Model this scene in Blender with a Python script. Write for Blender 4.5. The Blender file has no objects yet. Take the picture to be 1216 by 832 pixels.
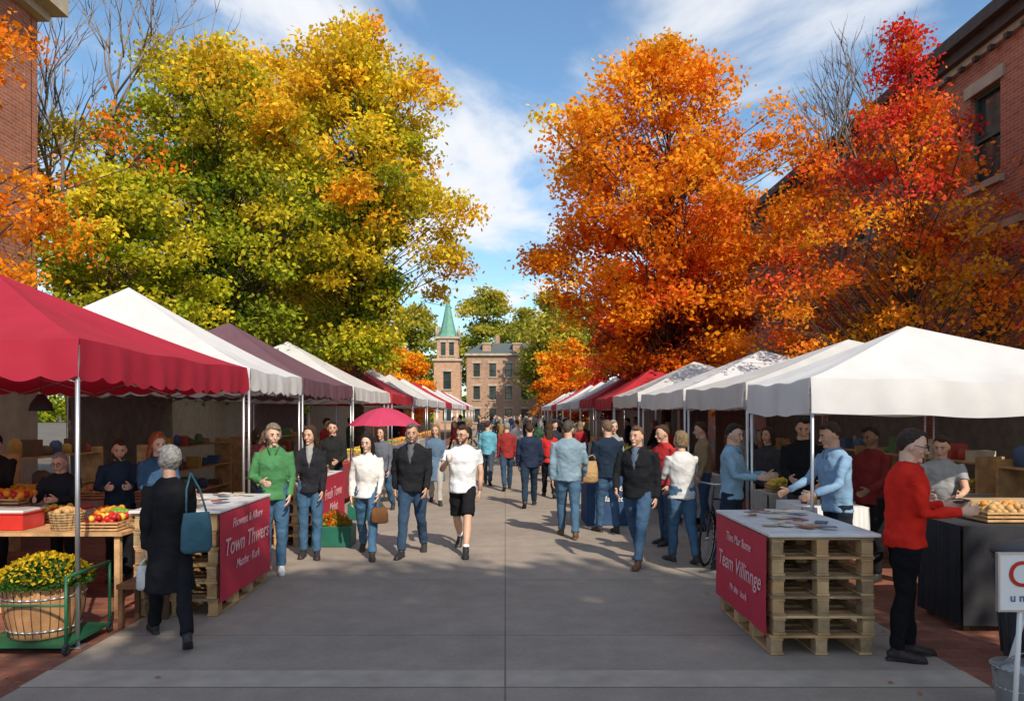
import bpy, math, random
import numpy as np
from mathutils import Vector
random.seed(7)
S=bpy.context.scene
COL=S.collection
def V(*a): return np.array(a,dtype=float)
def nrm(v):
    v=np.array(v,dtype=float); l=np.linalg.norm(v); return v/l if l>1e-9 else v
# ------------------------------------------------------------ materials
MC={}
def mat(name,col,rough=.8,var=.15,scale=6.,bump=.0,metal=0.,transl=0.,bscale=None,alpha=None,spec=.3,wrinkle=0.):
    key=name
    if key in MC: return MC[key]
    m=bpy.data.materials.new(name); m.use_nodes=True; nt=m.node_tree; N=nt.nodes; L=nt.links
    p=N['Principled BSDF']; p.inputs['Roughness'].default_value=rough; p.inputs['Metallic'].default_value=metal
    p.inputs['Specular IOR Level'].default_value=spec
    tc=N.new('ShaderNodeTexCoord')
    nz=N.new('ShaderNodeTexNoise'); nz.inputs['Scale'].default_value=scale; nz.inputs['Detail'].default_value=5
    L.new(tc.outputs['Object'],nz.inputs['Vector'])
    r=N.new('ShaderNodeMapRange'); r.inputs['From Min'].default_value=.3; r.inputs['From Max'].default_value=.7
    r.inputs['To Min'].default_value=1-var; r.inputs['To Max'].default_value=1+var
    L.new(nz.outputs['Fac'],r.inputs['Value'])
    mx=N.new('ShaderNodeVectorMath'); mx.operation='SCALE'; mx.inputs[0].default_value=col[:3]
    L.new(r.outputs['Result'],mx.inputs['Scale']); L.new(mx.outputs['Vector'],p.inputs['Base Color'])
    if bump>0:
        n2=N.new('ShaderNodeTexNoise'); n2.inputs['Scale'].default_value=bscale or scale*6; n2.inputs['Detail'].default_value=4
        L.new(tc.outputs['Object'],n2.inputs['Vector'])
        b=N.new('ShaderNodeBump'); b.inputs['Strength'].default_value=bump; b.inputs['Distance'].default_value=.02
        L.new(n2.outputs['Fac'],b.inputs['Height']); L.new(b.outputs['Normal'],p.inputs['Normal'])
        if wrinkle>0:
            n3=N.new('ShaderNodeTexNoise'); n3.inputs['Scale'].default_value=5; n3.inputs['Detail'].default_value=1.8; n3.inputs['Distortion'].default_value=.9
            mp_=N.new('ShaderNodeMapping'); mp_.inputs['Scale'].default_value=(1,1,1.3); mp_.inputs['Rotation'].default_value=(.3,.5,0); L.new(tc.outputs['Object'],mp_.inputs['Vector']); L.new(mp_.outputs[0],n3.inputs['Vector'])
            b3=N.new('ShaderNodeBump'); b3.inputs['Strength'].default_value=wrinkle; b3.inputs['Distance'].default_value=.05
            L.new(n3.outputs['Fac'],b3.inputs['Height']); L.new(b.outputs['Normal'],b3.inputs['Normal']); L.new(b3.outputs['Normal'],p.inputs['Normal'])
    if transl>0:
        t=N.new('ShaderNodeBsdfTranslucent'); L.new(mx.outputs['Vector'],t.inputs['Color'])
        ms=N.new('ShaderNodeMixShader'); ms.inputs[0].default_value=transl
        L.new(p.outputs[0],ms.inputs[1]); L.new(t.outputs[0],ms.inputs[2]); L.new(ms.outputs[0],N['Material Output'].inputs[0])
    MC[key]=m; return m
def cmat(prefix,col,**k):
    return mat(prefix+'_%02x%02x%02x'%tuple(int(min(1,c)**.45*255) for c in col),col,**k)
def cloth(col): return cmat('cloth',col,rough=.92,var=.14,scale=7,bump=.12,bscale=60,spec=.12,wrinkle=.6)
def brickmat(name,c1,c2,mort,bw,rh,ms,var=.25,coord='UV',off=.5,bump=.5,rough=.9,big=.18):
    m=bpy.data.materials.new(name); m.use_nodes=True; nt=m.node_tree; N=nt.nodes; L=nt.links
    p=N['Principled BSDF']; p.inputs['Roughness'].default_value=rough; p.inputs['Specular IOR Level'].default_value=.25
    tc=N.new('ShaderNodeTexCoord'); b=N.new('ShaderNodeTexBrick'); b.offset=off
    L.new(tc.outputs[coord],b.inputs['Vector'])
    b.inputs['Color1'].default_value=(*c1,1); b.inputs['Color2'].default_value=(*c2,1); b.inputs['Mortar'].default_value=(*mort,1)
    b.inputs['Scale'].default_value=1; b.inputs['Brick Width'].default_value=bw; b.inputs['Row Height'].default_value=rh
    b.inputs['Mortar Size'].default_value=ms; b.inputs['Mortar Smooth'].default_value=.2
    col=b.outputs['Color']
    for sc,am in ((.35,big),(3.,var*.6),(45.,var*.5)):
        nz=N.new('ShaderNodeTexNoise'); nz.inputs['Scale'].default_value=sc; nz.inputs['Detail'].default_value=6; nz.inputs['Roughness'].default_value=.65
        L.new(tc.outputs['Object'],nz.inputs['Vector'])
        r=N.new('ShaderNodeMapRange'); r.inputs['From Min'].default_value=.3; r.inputs['From Max'].default_value=.7
        r.inputs['To Min'].default_value=1-am; r.inputs['To Max'].default_value=1+am
        L.new(nz.outputs['Fac'],r.inputs['Value'])
        x=N.new('ShaderNodeVectorMath'); x.operation='SCALE'; L.new(col,x.inputs[0]); L.new(r.outputs['Result'],x.inputs['Scale']); col=x.outputs['Vector']
    L.new(col,p.inputs['Base Color'])
    bp=N.new('ShaderNodeBump'); bp.inputs['Strength'].default_value=bump; bp.inputs['Distance'].default_value=.01; bp.invert=True
    ad=N.new('ShaderNodeMath'); ad.operation='MULTIPLY_ADD'; ad.inputs[1].default_value=.35
    L.new(nz.outputs['Fac'],ad.inputs[0]); L.new(b.outputs['Fac'],ad.inputs[2])
    L.new(ad.outputs[0],bp.inputs['Height']); L.new(bp.outputs['Normal'],p.inputs['Normal'])
    MC[name]=m; return m
wood=mat('pallet_wood',(.42,.25,.12),rough=.85,var=.35,scale=5,bump=.4)
woodl=mat('light_wood',(.5,.3,.14),rough=.8,var=.3,scale=7,bump=.3)
woodd=mat('dark_wood',(.12,.06,.03),rough=.7,var=.3,scale=6,bump=.2)
metal=mat('tent_pole_metal',(.55,.56,.58),rough=.35,var=.06,metal=.8)
white=mat('white_fabric_cloth',(.72,.72,.72),rough=.8,var=.05)
dark=mat('dark_fabric',(.03,.03,.035),rough=.9)
stone=mat('stone_trim',(.42,.36,.28),rough=.9,var=.2,scale=2,bump=.3)
glass=mat('window_glass',(.03,.045,.05),rough=.08,var=.3,scale=1.,spec=.8)
frame=mat('window_frame_paint',(.05,.09,.08),rough=.5)
brick=brickmat('red_brick',(.44,.15,.085),(.32,.10,.06),(.36,.27,.21),.23,.075,.008)
# ------------------------------------------------------------ mesh builder
class B:
    def __init__(s): s.v=[];s.f=[];s.m=[];s.sm=[];s.mats=[]
    def mi(s,m):
        if m not in s.mats: s.mats.append(m)
        return s.mats.index(m)
    def add(s,vs,fs,m,smooth=False):
        o=len(s.v); s.v.extend([tuple(x) for x in vs]); i=s.mi(m)
        for f in fs: s.f.append(tuple(o+a for a in f)); s.m.append(i); s.sm.append(smooth)
    def box(s,x0,x1,y0,y1,z0,z1,m):
        s.add([(x0,y0,z0),(x1,y0,z0),(x1,y1,z0),(x0,y1,z0),(x0,y0,z1),(x1,y0,z1),(x1,y1,z1),(x0,y1,z1)],
          [(3,2,1,0),(4,5,6,7),(0,1,5,4),(1,2,6,5),(2,3,7,6),(3,0,4,7)],m)
    def obox(s,c,a,b,d,m):
        c=np.array(c,float);a=np.array(a,float);b=np.array(b,float);d=np.array(d,float)
        if np.dot(np.cross(a,b),d)<0: a=-a
        vs=[c-a-b-d,c+a-b-d,c+a+b-d,c-a+b-d,c-a-b+d,c+a-b+d,c+a+b+d,c-a+b+d]
        s.add(vs,[(3,2,1,0),(4,5,6,7),(0,1,5,4),(1,2,6,5),(2,3,7,6),(3,0,4,7)],m)
    def tube(s,pts,rads,m,n=8,ref=(1,0,0),smooth=True):
        pts=[np.array(p,float) for p in pts]; vs=[]; K=len(pts)
        for i,p in enumerate(pts):
            t=nrm(pts[min(i+1,K-1)]-pts[max(i-1,0)])
            r=np.array(ref,float)
            if abs(np.dot(t,r))>.9: r=V(0,1,0) if abs(t[1])<.9 else V(0,0,1)
            sd=nrm(r-t*np.dot(r,t)); bn=np.cross(t,sd)
            a=rads[i] if hasattr(rads,'__len__') else rads
            if not hasattr(a,'__len__'): a=(a,a)
            for k in range(n):
                th=2*math.pi*k/n; vs.append(p+sd*a[0]*math.cos(th)+bn*a[1]*math.sin(th))
        fs=[]
        for i in range(K-1):
            for k in range(n):
                k2=(k+1)%n; fs.append((i*n+k,i*n+k2,(i+1)*n+k2,(i+1)*n+k))
        fs.append(tuple(range(n-1,-1,-1))); fs.append(tuple((K-1)*n+k for k in range(n)))
        s.add(vs,fs,m,smooth)
    def ball(s,c,r,m,nu=10,nv=7,fn=None):
        if not hasattr(r,'__len__'): r=(r,r,r)
        vs=[];fs=[]
        for j in range(nv+1):
            ph=math.pi*j/nv
            for i in range(nu):
                th=2*math.pi*i/nu
                p=V(math.sin(ph)*math.cos(th)*r[0],math.sin(ph)*math.sin(th)*r[1],-math.cos(ph)*r[2])
                if fn: p=fn(p)
                vs.append(p+np.array(c,float))
        for j in range(nv):
            for i in range(nu):
                i2=(i+1)%nu; a,b,cc,d=j*nu+i,j*nu+i2,(j+1)*nu+i2,(j+1)*nu+i
                if j==0: fs.append((a,cc,d))
                elif j==nv-1: fs.append((a,b,cc))
                else: fs.append((a,b,cc,d))
        s.add(vs,fs,m,True)
    def ring(s,c,R,r,m,ax='x',n=24):
        pts=[]
        for k in range(n+1):
            t=2*math.pi*k/n
            q={'x':V(0,math.cos(t),math.sin(t)),'y':V(math.cos(t),0,math.sin(t)),'z':V(math.cos(t),math.sin(t),0)}[ax]
            pts.append(np.array(c,float)+q*R)
        for k in range(n): s.tube([pts[k],pts[k+1]],r,m,n=5)
    def obj(s,name,uv=False,bevel=0,parent=None):
        me=bpy.data.meshes.new(name); me.from_pydata([tuple(map(float,v)) for v in s.v],[],s.f)
        for m in s.mats: me.materials.append(m)
        me.polygons.foreach_set('material_index',s.m); me.polygons.foreach_set('use_smooth',s.sm)
        if uv:
            u=me.uv_layers.new(name='UV'); co=np.array(s.v)
            for p in me.polygons:
                n=p.normal; a=(abs(n.x),abs(n.y),abs(n.z))
                if a[2]>=max(a[0],a[1]): ij=(0,1)
                elif a[0]>a[1]: ij=(1,2)
                else: ij=(0,2)
                for li in p.loop_indices:
                    vi=me.loops[li].vertex_index; u.data[li].uv=(co[vi][ij[0]],co[vi][ij[1]])
        me.update(); o=bpy.data.objects.new(name,me); COL.objects.link(o)
        if bevel:
            b=o.modifiers.new('b','BEVEL'); b.width=bevel; b.segments=1; b.limit_method='ANGLE'
        if parent: o.parent=parent
        return o
def empty(name):
    e=bpy.data.objects.new(name,None); COL.objects.link(e); e.empty_display_size=.2; return e
def text(body,loc,rot,size,m,parent,name='lettering',shear=.25,align='CENTER',ext=.0008):
    c=bpy.data.curves.new(name,'FONT'); c.body=body; c.size=size; c.align_x=align; c.shear=shear; c.extrude=ext; c.offset=.0012
    c.materials.append(m); o=bpy.data.objects.new(name,c); COL.objects.link(o); o.location=loc; o.rotation_euler=[math.radians(a) for a in rot]
    o.parent=parent; return o
# ------------------------------------------------------------ people
DISP=bpy.data.textures.new('cloth_folds','CLOUDS'); DISP.noise_scale=.12; DISP.noise_depth=1
HDISP=bpy.data.textures.new('hair_clumps','CLOUDS'); HDISP.noise_scale=.03
def remesh(b,voxel,smooth=3,disp=0,tex=None):
    me=bpy.data.meshes.new('t'); me.from_pydata([tuple(map(float,v)) for v in b.v],[],b.f); o=bpy.data.objects.new('t',me); COL.objects.link(o)
    r=o.modifiers.new('r','REMESH'); r.mode='VOXEL'; r.voxel_size=voxel
    if smooth:
        q=o.modifiers.new('s','SMOOTH'); q.factor=.5; q.iterations=smooth
    if disp:
        d=o.modifiers.new('d','DISPLACE'); d.texture=tex or DISP; d.strength=disp; d.mid_level=.5
    dg=bpy.context.evaluated_depsgraph_get(); ev=o.evaluated_get(dg); m2=ev.to_mesh()
    co=np.empty(len(m2.vertices)*3); m2.vertices.foreach_get('co',co); vs=co.reshape(-1,3).tolist()
    fs=[tuple(p.vertices) for p in m2.polygons]
    ev.to_mesh_clear(); bpy.data.objects.remove(o); bpy.data.meshes.remove(me); return vs,fs
SK=[(.56,.33,.23),(.50,.28,.19),(.62,.39,.29),(.2,.1,.06)]
PR=random.Random(21)
def lerp(a,b,t): return a+(b-a)*t
def person(name,X,Y,head,h=1.75,fem=False,top=(.1,.1,.1),bot=(.05,.1,.2),hair=(.05,.03,.02),hs='short',legs=(0,0,0,0),
           aL=(5,8,15,5),aR=(5,8,15,5),lean=0,coat=0,sleeve='long',shorts=False,shoe=(.03,.03,.03),skin=0,hy=0,hp=0,glasses=False,
           beard=False,apron=None,lod=1,bulk=1.,inner=None,z0=None,collar=False):
    dm=dark; G=B()
    if hy==0: hy=PR.uniform(-22,22)
    if hp==0: hp=PR.uniform(-2,9)
    if lean==0: lean=PR.uniform(-1,4)
    skm=cmat('skin',SK[skin],rough=.5,var=.08,scale=14,spec=.35,bump=.05,bscale=90); tm=cloth(top); bm=cloth(bot); hm=cmat('hair',hair,rough=.6,var=.4,scale=40,bump=.8,bscale=110)
    shm=cmat('shoe',shoe,rough=.5)
    vx=1. if lod else 1.5
    sw=(.152 if fem else .178)*bulk
    la=math.radians(lean); ca,sa=math.cos(la),math.sin(la)
    def up(p):
        x,y,z=p; z=z-.93; return V(x, y*ca-z*sa, z*ca+y*sa+.93)
    J={}
    for sd,(a,k) in ((1,legs[:2]),(-1,legs[2:])):
        a=math.radians(a);k=math.radians(k)
        hip=V(sd*.088,0,.92); kn=hip+V(sd*.008,-math.sin(a),-math.cos(a))*.43; an=kn+V(0,-math.sin(a-k),-math.cos(a-k))*.405
        J[sd]=(hip,kn,an,a-k)
    low=min(J[1][2][2],J[-1][2][2]); dz=.085-low
    t=B()
    w=(.165 if not fem else .168)*bulk
    t.tube([(0,0,.85),(0,0,.90),(0,0,.97),up((0,0,1.04))],[(w*.8,.085*bulk),(w,.118*bulk),(w*.97,.112*bulk),(w*.88,.10*bulk)],dm,n=16)
    for sd in (1,-1):
        hip,kn,an,fa=J[sd]
        if shorts:
            e=lerp(hip,kn,.88); t.tube([hip+V(0,0,.02),lerp(hip,kn,.4),e],[.09*bulk,.092,.088],dm,n=12)
            cf=lerp(kn,an,.35)+V(0,.012,0)
            G.tube([lerp(hip,kn,.8),kn,cf,lerp(kn,an,.75),an],[.062,.05,.056,.038,.034],skm,n=12)
            G.tube([lerp(kn,an,.82),an],[.041,.042],white,n=10)
        else:
            cf=lerp(kn,an,.35)+V(0,.01,0)
            t.tube([hip+V(0,0,.02),lerp(hip,kn,.45),kn,cf,lerp(kn,an,.75),an+V(0,0,.005)],[.095*bulk,.085*bulk,.068,.066,.058,.060],dm,n=12)
    vs,fs=remesh(t,.014*vx,3,.028); G.add(vs,fs,bm,True)
    for sd in (1,-1):
        hip,kn,an,fa=J[sd]
        on=an[2]-low<.02
        fa2=0 if on else max(-.9,min(.35,fa*.9))
        fd=V(sd*.12,-math.cos(fa2),math.sin(fa2)); fd=nrm(fd); upv=nrm(np.cross(V(1,0,0),fd)); 
        if upv[2]<0: upv=-upv
        q=lambda f,u: an+fd*f+upv*u
        sb=B(); sb.tube([q(-.065,-.045),q(-.03,-.035),q(.04,-.04),q(.12,-.052),q(.185,-.058),q(.205,-.062)],[(.024,.028),(.040,.042),(.040,.043),(.047,.032),(.036,.024),(.015,.014)],dm,n=12)
        sb.tube([q(0,.05),q(0,-.03)],[.043,.044],dm,n=10)
        sb.tube([q(-.075,-.077),q(.05,-.077),q(.13,-.077),q(.21,-.075)],[(.035,.01),(.036,.01),(.048,.01),(.03,.01)],dm,n=10)
        vs,fs=remesh(sb,.009*vx,1); G.add(vs,fs,shm,True)
    t=B()
    hem=.86 if not coat else coat
    if fem: R=[(.93,.165,.118),(1.05,.138,.105),(1.17,.148,.118),(1.26,.158,.130),(1.35,.160,.108),(1.41,.150,.088),(1.455,.10,.07),(1.485,.062,.062)]
    else:   R=[(.93,.172,.122),(1.05,.165,.118),(1.17,.175,.124),(1.27,.188,.128),(1.36,.190,.115),(1.42,.178,.095),(1.46,.115,.078),(1.495,.070,.070)]
    R=[(hem,R[0][1]*(1.02+ (.28 if coat else 0)),R[0][2]*(1.05+(.55 if coat else 0)))]+R
    pts=[];rr=[]
    for z,a,b_ in R:
        pts.append(up((0,.0 if z<1.3 else .012,z)) if z>.9 else V(0,0,z)); rr.append((a*bulk,b_*bulk))
    t.tube(pts,rr,dm,n=20)
    HJ={}
    for sd,A in ((1,aL),(-1,aR)):
        f,ab,e,iw=[math.radians(q) for q in A]
        sh=up((sd*sw,.012,1.40))
        d1=nrm(V(sd*math.tan(ab),-math.sin(f),-math.cos(f))); el=sh+d1*.285
        d2=nrm(V(-sd*math.sin(iw)+sd*math.tan(ab)*.3,-math.sin(f+e),-math.cos(f+e))); wr=el+d2*.25
        HJ[sd]=(el,wr,d2)
        if sleeve=='short':
            e1=lerp(sh,el,.62); t.tube([up((sd*sw*.72,.01,1.385)),sh,e1],[.06,.064,.062],dm,n=10)
            G.tube([lerp(sh,el,.5),el,lerp(el,wr,.35),wr],[.044,.038,.038,.026],skm,n=10)
        else:
            k=1.12 if coat or top[0]+top[1]<.2 else 1.
            t.tube([up((sd*sw*.7,.01,1.385)),sh,lerp(sh,el,.5),el,lerp(el,wr,.4),wr],[.058,.062*k,.054*k,.048*k,.046*k,.038*k],dm,n=10)
    vs,fs=remesh(t,.014*vx,3,.034); G.add(vs,fs,tm,True)
    if lod and (collar or inner):
        cm=cmat('cloth_trim',tuple(c_*.75 for c_ in top),rough=.9)
        for sd in (1,-1):
            G.tube([up((sd*.005,.075,1.485)),up((sd*.055,.045,1.488)),up((sd*.066,-.012,1.478)),up((sd*.05,-.062*bulk,1.452)),up((sd*.028,-.092*bulk,1.40))],[(.008,.016),(.009,.018),(.009,.02),(.010,.022),(.005,.008)],cm,n=8)
    if inner:
        im=cloth(inner); p=[up((0,-.119*bulk,1.2)),up((0,-.117*bulk,1.28)),up((0,-.098*bulk,1.37)),up((0,-.072,1.45)),up((0,-.055,1.49))]
        G.tube(p,[(.004,.006),(.022,.013),(.042,.018),(.052,.018),(.048,.02)],im,n=10)
    for sd in (1,-1):
        el,wr,d=HJ[sd]; ref=V(0,-1,0)*abs(d[2])+V(0,0,1)*(1-abs(d[2])); s=nrm(ref-d*np.dot(ref,d)); n=np.cross(d,s)
        if n[0]*sd>0: n=-n
        hb=B(); hb.tube([wr-d*.03,wr+d*.01,wr+d*.05,wr+d*.09],[(.022,.02),(.028,.017),(.038,.016),(.036,.012)],dm,n=10,ref=s)
        for o,ln in ((.029,.070),(.010,.079),(-.010,.073),(-.028,.056)):
            p=wr+d*.08+s*o; pts=[p]; dr=d
            for i,(fr,ang) in enumerate(((.45,.28),(.32,.45),(.23,.4))):
                dr=nrm(dr*math.cos(ang)+n*math.sin(ang)); p=p+dr*ln*fr*1.05; pts.append(p)
            hb.tube(pts,[.0095,.009,.008,.0065],dm,n=6)
        p=wr+d*.02+s*.022; tp=[p]; dr=nrm(d*.75+s*.6+n*.2)
        for ln in (.035,.03,.022):
            p=p+dr*ln; tp.append(p); dr=nrm(dr+n*.15+d*.15)
        hb.tube(tp,[.014,.012,.0105,.008],dm,n=6)
        if lod: vs,fs=remesh(hb,.0052,1); G.add(vs,fs,skm,True)
        else: G.add(hb.v,hb.f,skm,True)
    hc=up((0,-.014,1.622)); yw=math.radians(hy); pt=math.radians(hp)
    def hx(p):
        x,y,z=[c_*1.04 for c_ in p]
        y,z=y*math.cos(pt)-z*math.sin(pt), z*math.cos(pt)+y*math.sin(pt)
        x,y=x*math.cos(yw)-y*math.sin(yw), x*math.sin(yw)+y*math.cos(yw)
        return hc+V(x,y,z)
    def hxl(b0): b0.v=[tuple(hx(v)) for v in b0.v]; return b0
    hb=B()
    def skull(p):
        x,y,z=p; k=max(0,-z/.115)
        x*=1-.30*k**1.4; 
        if y>0: y*=1-.55*min(1,max(0,(k-.1)))
        else: y*=1-.10*k
        if y<-.07 : y=-.07+(y+.07)*.7
        return V(x,y,z)
    hb.ball((0,0,0),(.073,.097,.117),dm,24,18,skull)
    hb.tube([(0,-.082,.018),(0,-.096,-.01),(0,-.108,-.028),(0,-.094,-.038)],[.008,.0095,.014,.011],dm,n=8)
    hb.tube([(-.045,-.07,.028),(0,-.083,.027),(.045,-.07,.028)],[.007,.010,.007],dm,n=8)
    hb.ball((0,-.068,-.098),(.026,.022,.018),dm); hb.ball((.036,-.058,-.03),(.022,.02,.022),dm); hb.ball((-.036,-.058,-.03),(.022,.02,.022),dm)
    hb.ball((0,-.078,-.062),(.024,.013,.014),dm)
    for sd in (1,-1): hb.ball((sd*.076,.008,-.008),(.009,.018,.030),dm,8,6)
    nk=.050 if fem else .059
    hxl(hb); hb.tube([hx((0,.02,-.05)),up((0,.012,1.50)),up((0,.02,1.43))],[nk,nk+.002,nk+.014],dm,n=14)
    vs,fs=remesh(hb,.0068*vx,1); G.add(vs,fs,skm,True)
    if lod:
        f=B(); ew=mat('eye_white',(.55,.52,.5),rough=.3); ed=mat('eye_iris',(.03,.02,.015),rough=.2); lp=cmat('lip',(SK[skin][0]*.8,SK[skin][1]*.5,SK[skin][2]*.5),rough=.5)
        bw=cmat('brow',tuple(c_*.6 for c_ in hair),rough=.8)
        for sd in (1,-1):
            f.ball((sd*.031,-.080,.004),(.0135,.009,.0065),ew,8,6); f.ball((sd*.031,-.0870,.004),(.0062,.004,.0060),ed,8,6)
            f.tube([(sd*.014,-.092,.024),(sd*.032,-.090,.029),(sd*.05,-.076,.023)],[.003,.0038,.002],bw,n=5)
            f.tube([(sd*.018,-.087,.011),(sd*.031,-.090,.0125),(sd*.045,-.083,.008)],[.002,.0024,.0018],ed,n=4)
        f.tube([(-.024,-.084,-.062),(0,-.093,-.059),(.024,-.084,-.062)],[.002,.0055,.002],lp,n=6)
        f.tube([(-.02,-.086,-.068),(0,-.093,-.069),(.02,-.086,-.068)],[.002,.0045,.002],lp,n=6)
        if glasses:
            for sd in (1,-1):
                f.ring((sd*.033,-.104,.003),.022,.0022,ed,'y',12); f.tube([(sd*.055,-.102,.006),(sd*.08,.01,.008)],.002,ed,n=4)
            f.tube([(-.011,-.105,.005),(.011,-.105,.005)],.002,ed,n=4)
        hxl(f)
        o=len(G.v); G.v.extend(f.v)
        for fc,mm in zip(f.f,f.m): G.f.append(tuple(o+a for a in fc)); G.m.append(G.mi(f.mats[mm])); G.sm.append(True)
    if beard:
        bb=B(); bb.tube([(-.068,-.008,-.02),(-.060,-.045,-.065),(-.024,-.074,-.096),(0,-.080,-.103),(.024,-.074,-.096),(.060,-.045,-.065),(.068,-.008,-.02)],[.008,.014,.017,.017,.017,.014,.008],dm,n=8); bb.tube([(-.03,-.080,-.06),(0,-.094,-.048),(.03,-.080,-.06)],[.004,.006,.004],dm,n=6)
        hxl(bb); vs,fs=remesh(bb,.008,1,.006,HDISP); G.add(vs,fs,hm,True)
    if hs!='bald':
        hb=B(); short=hs=='short' and not fem
        zc=.074 if short else .070; sl=.05 if short else .03
        def hairf(p):
            x,y,z=p
            if short and z<.03:
                k=min(1,(.03-z)/.06); x*=1-.10*k
            if z<-.01: 
                k=min(1,(-z-.01)/.1); x*=1-.25*k; y=y*(1-.25*k)
            if y<-.0 and z<zc:
                q=min(1,max(0,(zc-z)/sl)); y=y*(1-.62*q) if z>-.02 else y*(1-.8*q)
            return V(x,y,z)
        big=.004 if short else .014
        if fem and hs=='short': big=.015
        hb.ball((0,.013,.018),(.077+big,.097+big,.109+big),dm,24,18,hairf)
        if short: hb.ball((PR.choice((-1,1))*.02,-.045,.092),(.045,.045,.028),dm,12,8)
        if hs in('long','bob'):
            L_=.23 if hs=='long' else .08
            hb.tube([(0,.05,.04),(0,.075,-.05),(0,.085,-.08-L_*.4),(0,.09,-.08-L_)],[(.07,.05),(.082,.048),(.084,.045),(.05,.022)],dm,n=14)
            for sd in (1,-1): hb.tube([(sd*.04,-.045,.095),(sd*.073,-.030,.03),(sd*.079,-.008,-.05),(sd*.074,.02,-.08-L_*.75)],[.018,.019,.022,.012],dm,n=8)
        if hs=='puffy': hb.ball((0,.03,-.015),(.093,.088,.086),dm,16,12)
        if fem and hs=='short':
            for sd in (1,-1): hb.ball((sd*.070,.008,.0),(.024,.048,.052),dm,10,8)
            hb.ball((.02,-.055,.085),(.055,.04,.026),dm,12,8)
        hxl(hb); vs,fs=remesh(hb,.0085*vx,2,.013 if short else .018,HDISP); G.add(vs,fs,hm,True)
    k=h/1.75
    A=np.array(G.v); A[:,2]+=dz; A*=k
    if z0 is not None: A[:,2]+=z0
    G.v=A.tolist()
    o=G.obj(name)
    o.location=(X,Y,.012); o.rotation_euler=(0,0,math.radians(head))
    o['hands']=[*(float(c)*k for c in (HJ[1][1]+HJ[1][2]*.09+V(0,0,dz))),*(float(c)*k for c in (HJ[-1][1]+HJ[-1][2]*.09+V(0,0,dz)))]
    return o
def handpos(o,sd):
    a=list(o['hands']); p=Vector(a[:3] if sd==1 else a[3:]); c,s_=math.cos(o.rotation_euler.z),math.sin(o.rotation_euler.z)
    return V(p.x*c-p.y*s_+o.location.x,p.x*s_+p.y*c+o.location.y,p.z+o.location.z)
W1=(24,6,-16,22); W2=(-16,24,24,6); ST=(3,2,-3,3)
jean=(.055,.12,.21); jeand=(.035,.065,.115); blk=(.012,.012,.015)
grey=(.24,.23,.22); blond=(.22,.15,.08); brn=(.05,.026,.013); dk=(.013,.009,.007)
P={}
P['coat']=person('woman',-2.79,6.30,-150,1.67,True,top=blk,bot=blk,hair=grey,hs='short',legs=(24,4,-20,18),aL=(-8,8,20,5),aR=(20,8,50,20),coat=.50,hy=25,lean=3)
P['green']=person('woman',-2.75,9.0,12,1.76,True,top=(.065,.20,.08),bot=jean,hair=(.20,.16,.11),hs='short',legs=(6,3,-5,3),aL=(8,10,25,10),aR=(5,14,75,45),shoe=(.7,.7,.68),bulk=1.14,skin=2,hy=18,collar=True)
P['dark']=person('woman',-2.55,9.9,8,1.72,True,top=(.02,.02,.025),bot=jean,hair=brn,hs='bob',legs=ST,aL=(5,6,20,5),aR=(20,8,50,10),shoe=(.04,.03,.03),inner=(.3,.3,.3),hy=-20)
P['white']=person('woman',-1.83,10.06,5,1.67,True,top=(.70,.67,.64),bot=jean,hair=dk,hs='long',legs=W1,aL=(8,8,30,10),aR=(-8,10,12,0),shoe=(.05,.04,.03),hy=-15,skin=2,bulk=1.06)
P['bj']=person('man',-1.24,10.12,-6,1.78,top=(.016,.016,.019),bot=jeand,hair=(.10,.09,.085),hs='short',legs=(-12,18,18,5),aL=(12,7,20,5),aR=(-10,9,15,5),beard=True,inner=(.10,.11,.12),skin=1,bulk=1.12,hy=10)
P['tee']=person('man',-.58,10.3,-5,1.80,top=(.70,.70,.72),bot=(.012,.012,.014),hair=brn,hs='short',legs=(26,4,-14,34),aL=(-14,9,20,5),aR=(35,12,85,30),sleeve='short',shorts=True,glasses=True,shoe=(.03,.03,.03),hy=-22,beard=True,bulk=1.06)
P['lb']=person('man',-.46,20,175,1.74,top=(.12,.35,.45),bot=(.05,.07,.10),hair=brn,legs=W1)
P['mr']=person('man',.04,18.6,185,1.72,top=(.25,.03,.03),bot=jeand,hair=grey,legs=W2)
P['db']=person('man',.49,15.3,178,1.74,top=(.02,.03,.06),bot=(.02,.035,.06),hair=brn,legs=W2,bulk=1.1)
P['rd']=person('woman',.98,17.,180,1.70,True,top=(.5,.03,.03),bot=blk,hair=brn,hs='long',legs=W1)
P['den']=person('man',.96,11.55,178,1.80,top=(.20,.29,.36),bot=(.06,.12,.2),hair=(.08,.06,.045),legs=(16,4,-10,12),aL=(-6,8,20,5),aR=(10,10,25,5),bulk=1.14,shoe=(.12,.06,.03))
P['nv']=person('man',1.62,12.0,-160,1.78,top=(.016,.028,.05),bot=(.05,.10,.18),hair=(.16,.10,.06),legs=(8,3,-6,5),aL=(10,8,20,0),aR=(20,12,70,10),bulk=1.14)
P['blk']=person('man',1.66,9.5,-28,1.77,top=(.013,.014,.017),bot=(.045,.09,.16),hair=(.12,.07,.04),legs=(20,3,-16,18),aL=(-10,8,18,5),aR=(16,10,35,20),shoe=(.10,.05,.03),hy=-10,bulk=1.14,inner=(.10,.13,.18))
P['ws']=person('woman',2.24,9.6,-165,1.66,True,top=(.55,.54,.54),bot=(.06,.12,.2),hair=blond,hs='puffy',legs=(8,2,-10,10),aL=(20,8,65,20),aR=(18,10,60,20),bulk=1.2,shoe=(.05,.04,.04))
P['r2']=person('man',2.30,10.9,-60,1.72,top=(.4,.03,.03),bot=jeand,hair=brn,legs=ST)
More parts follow.
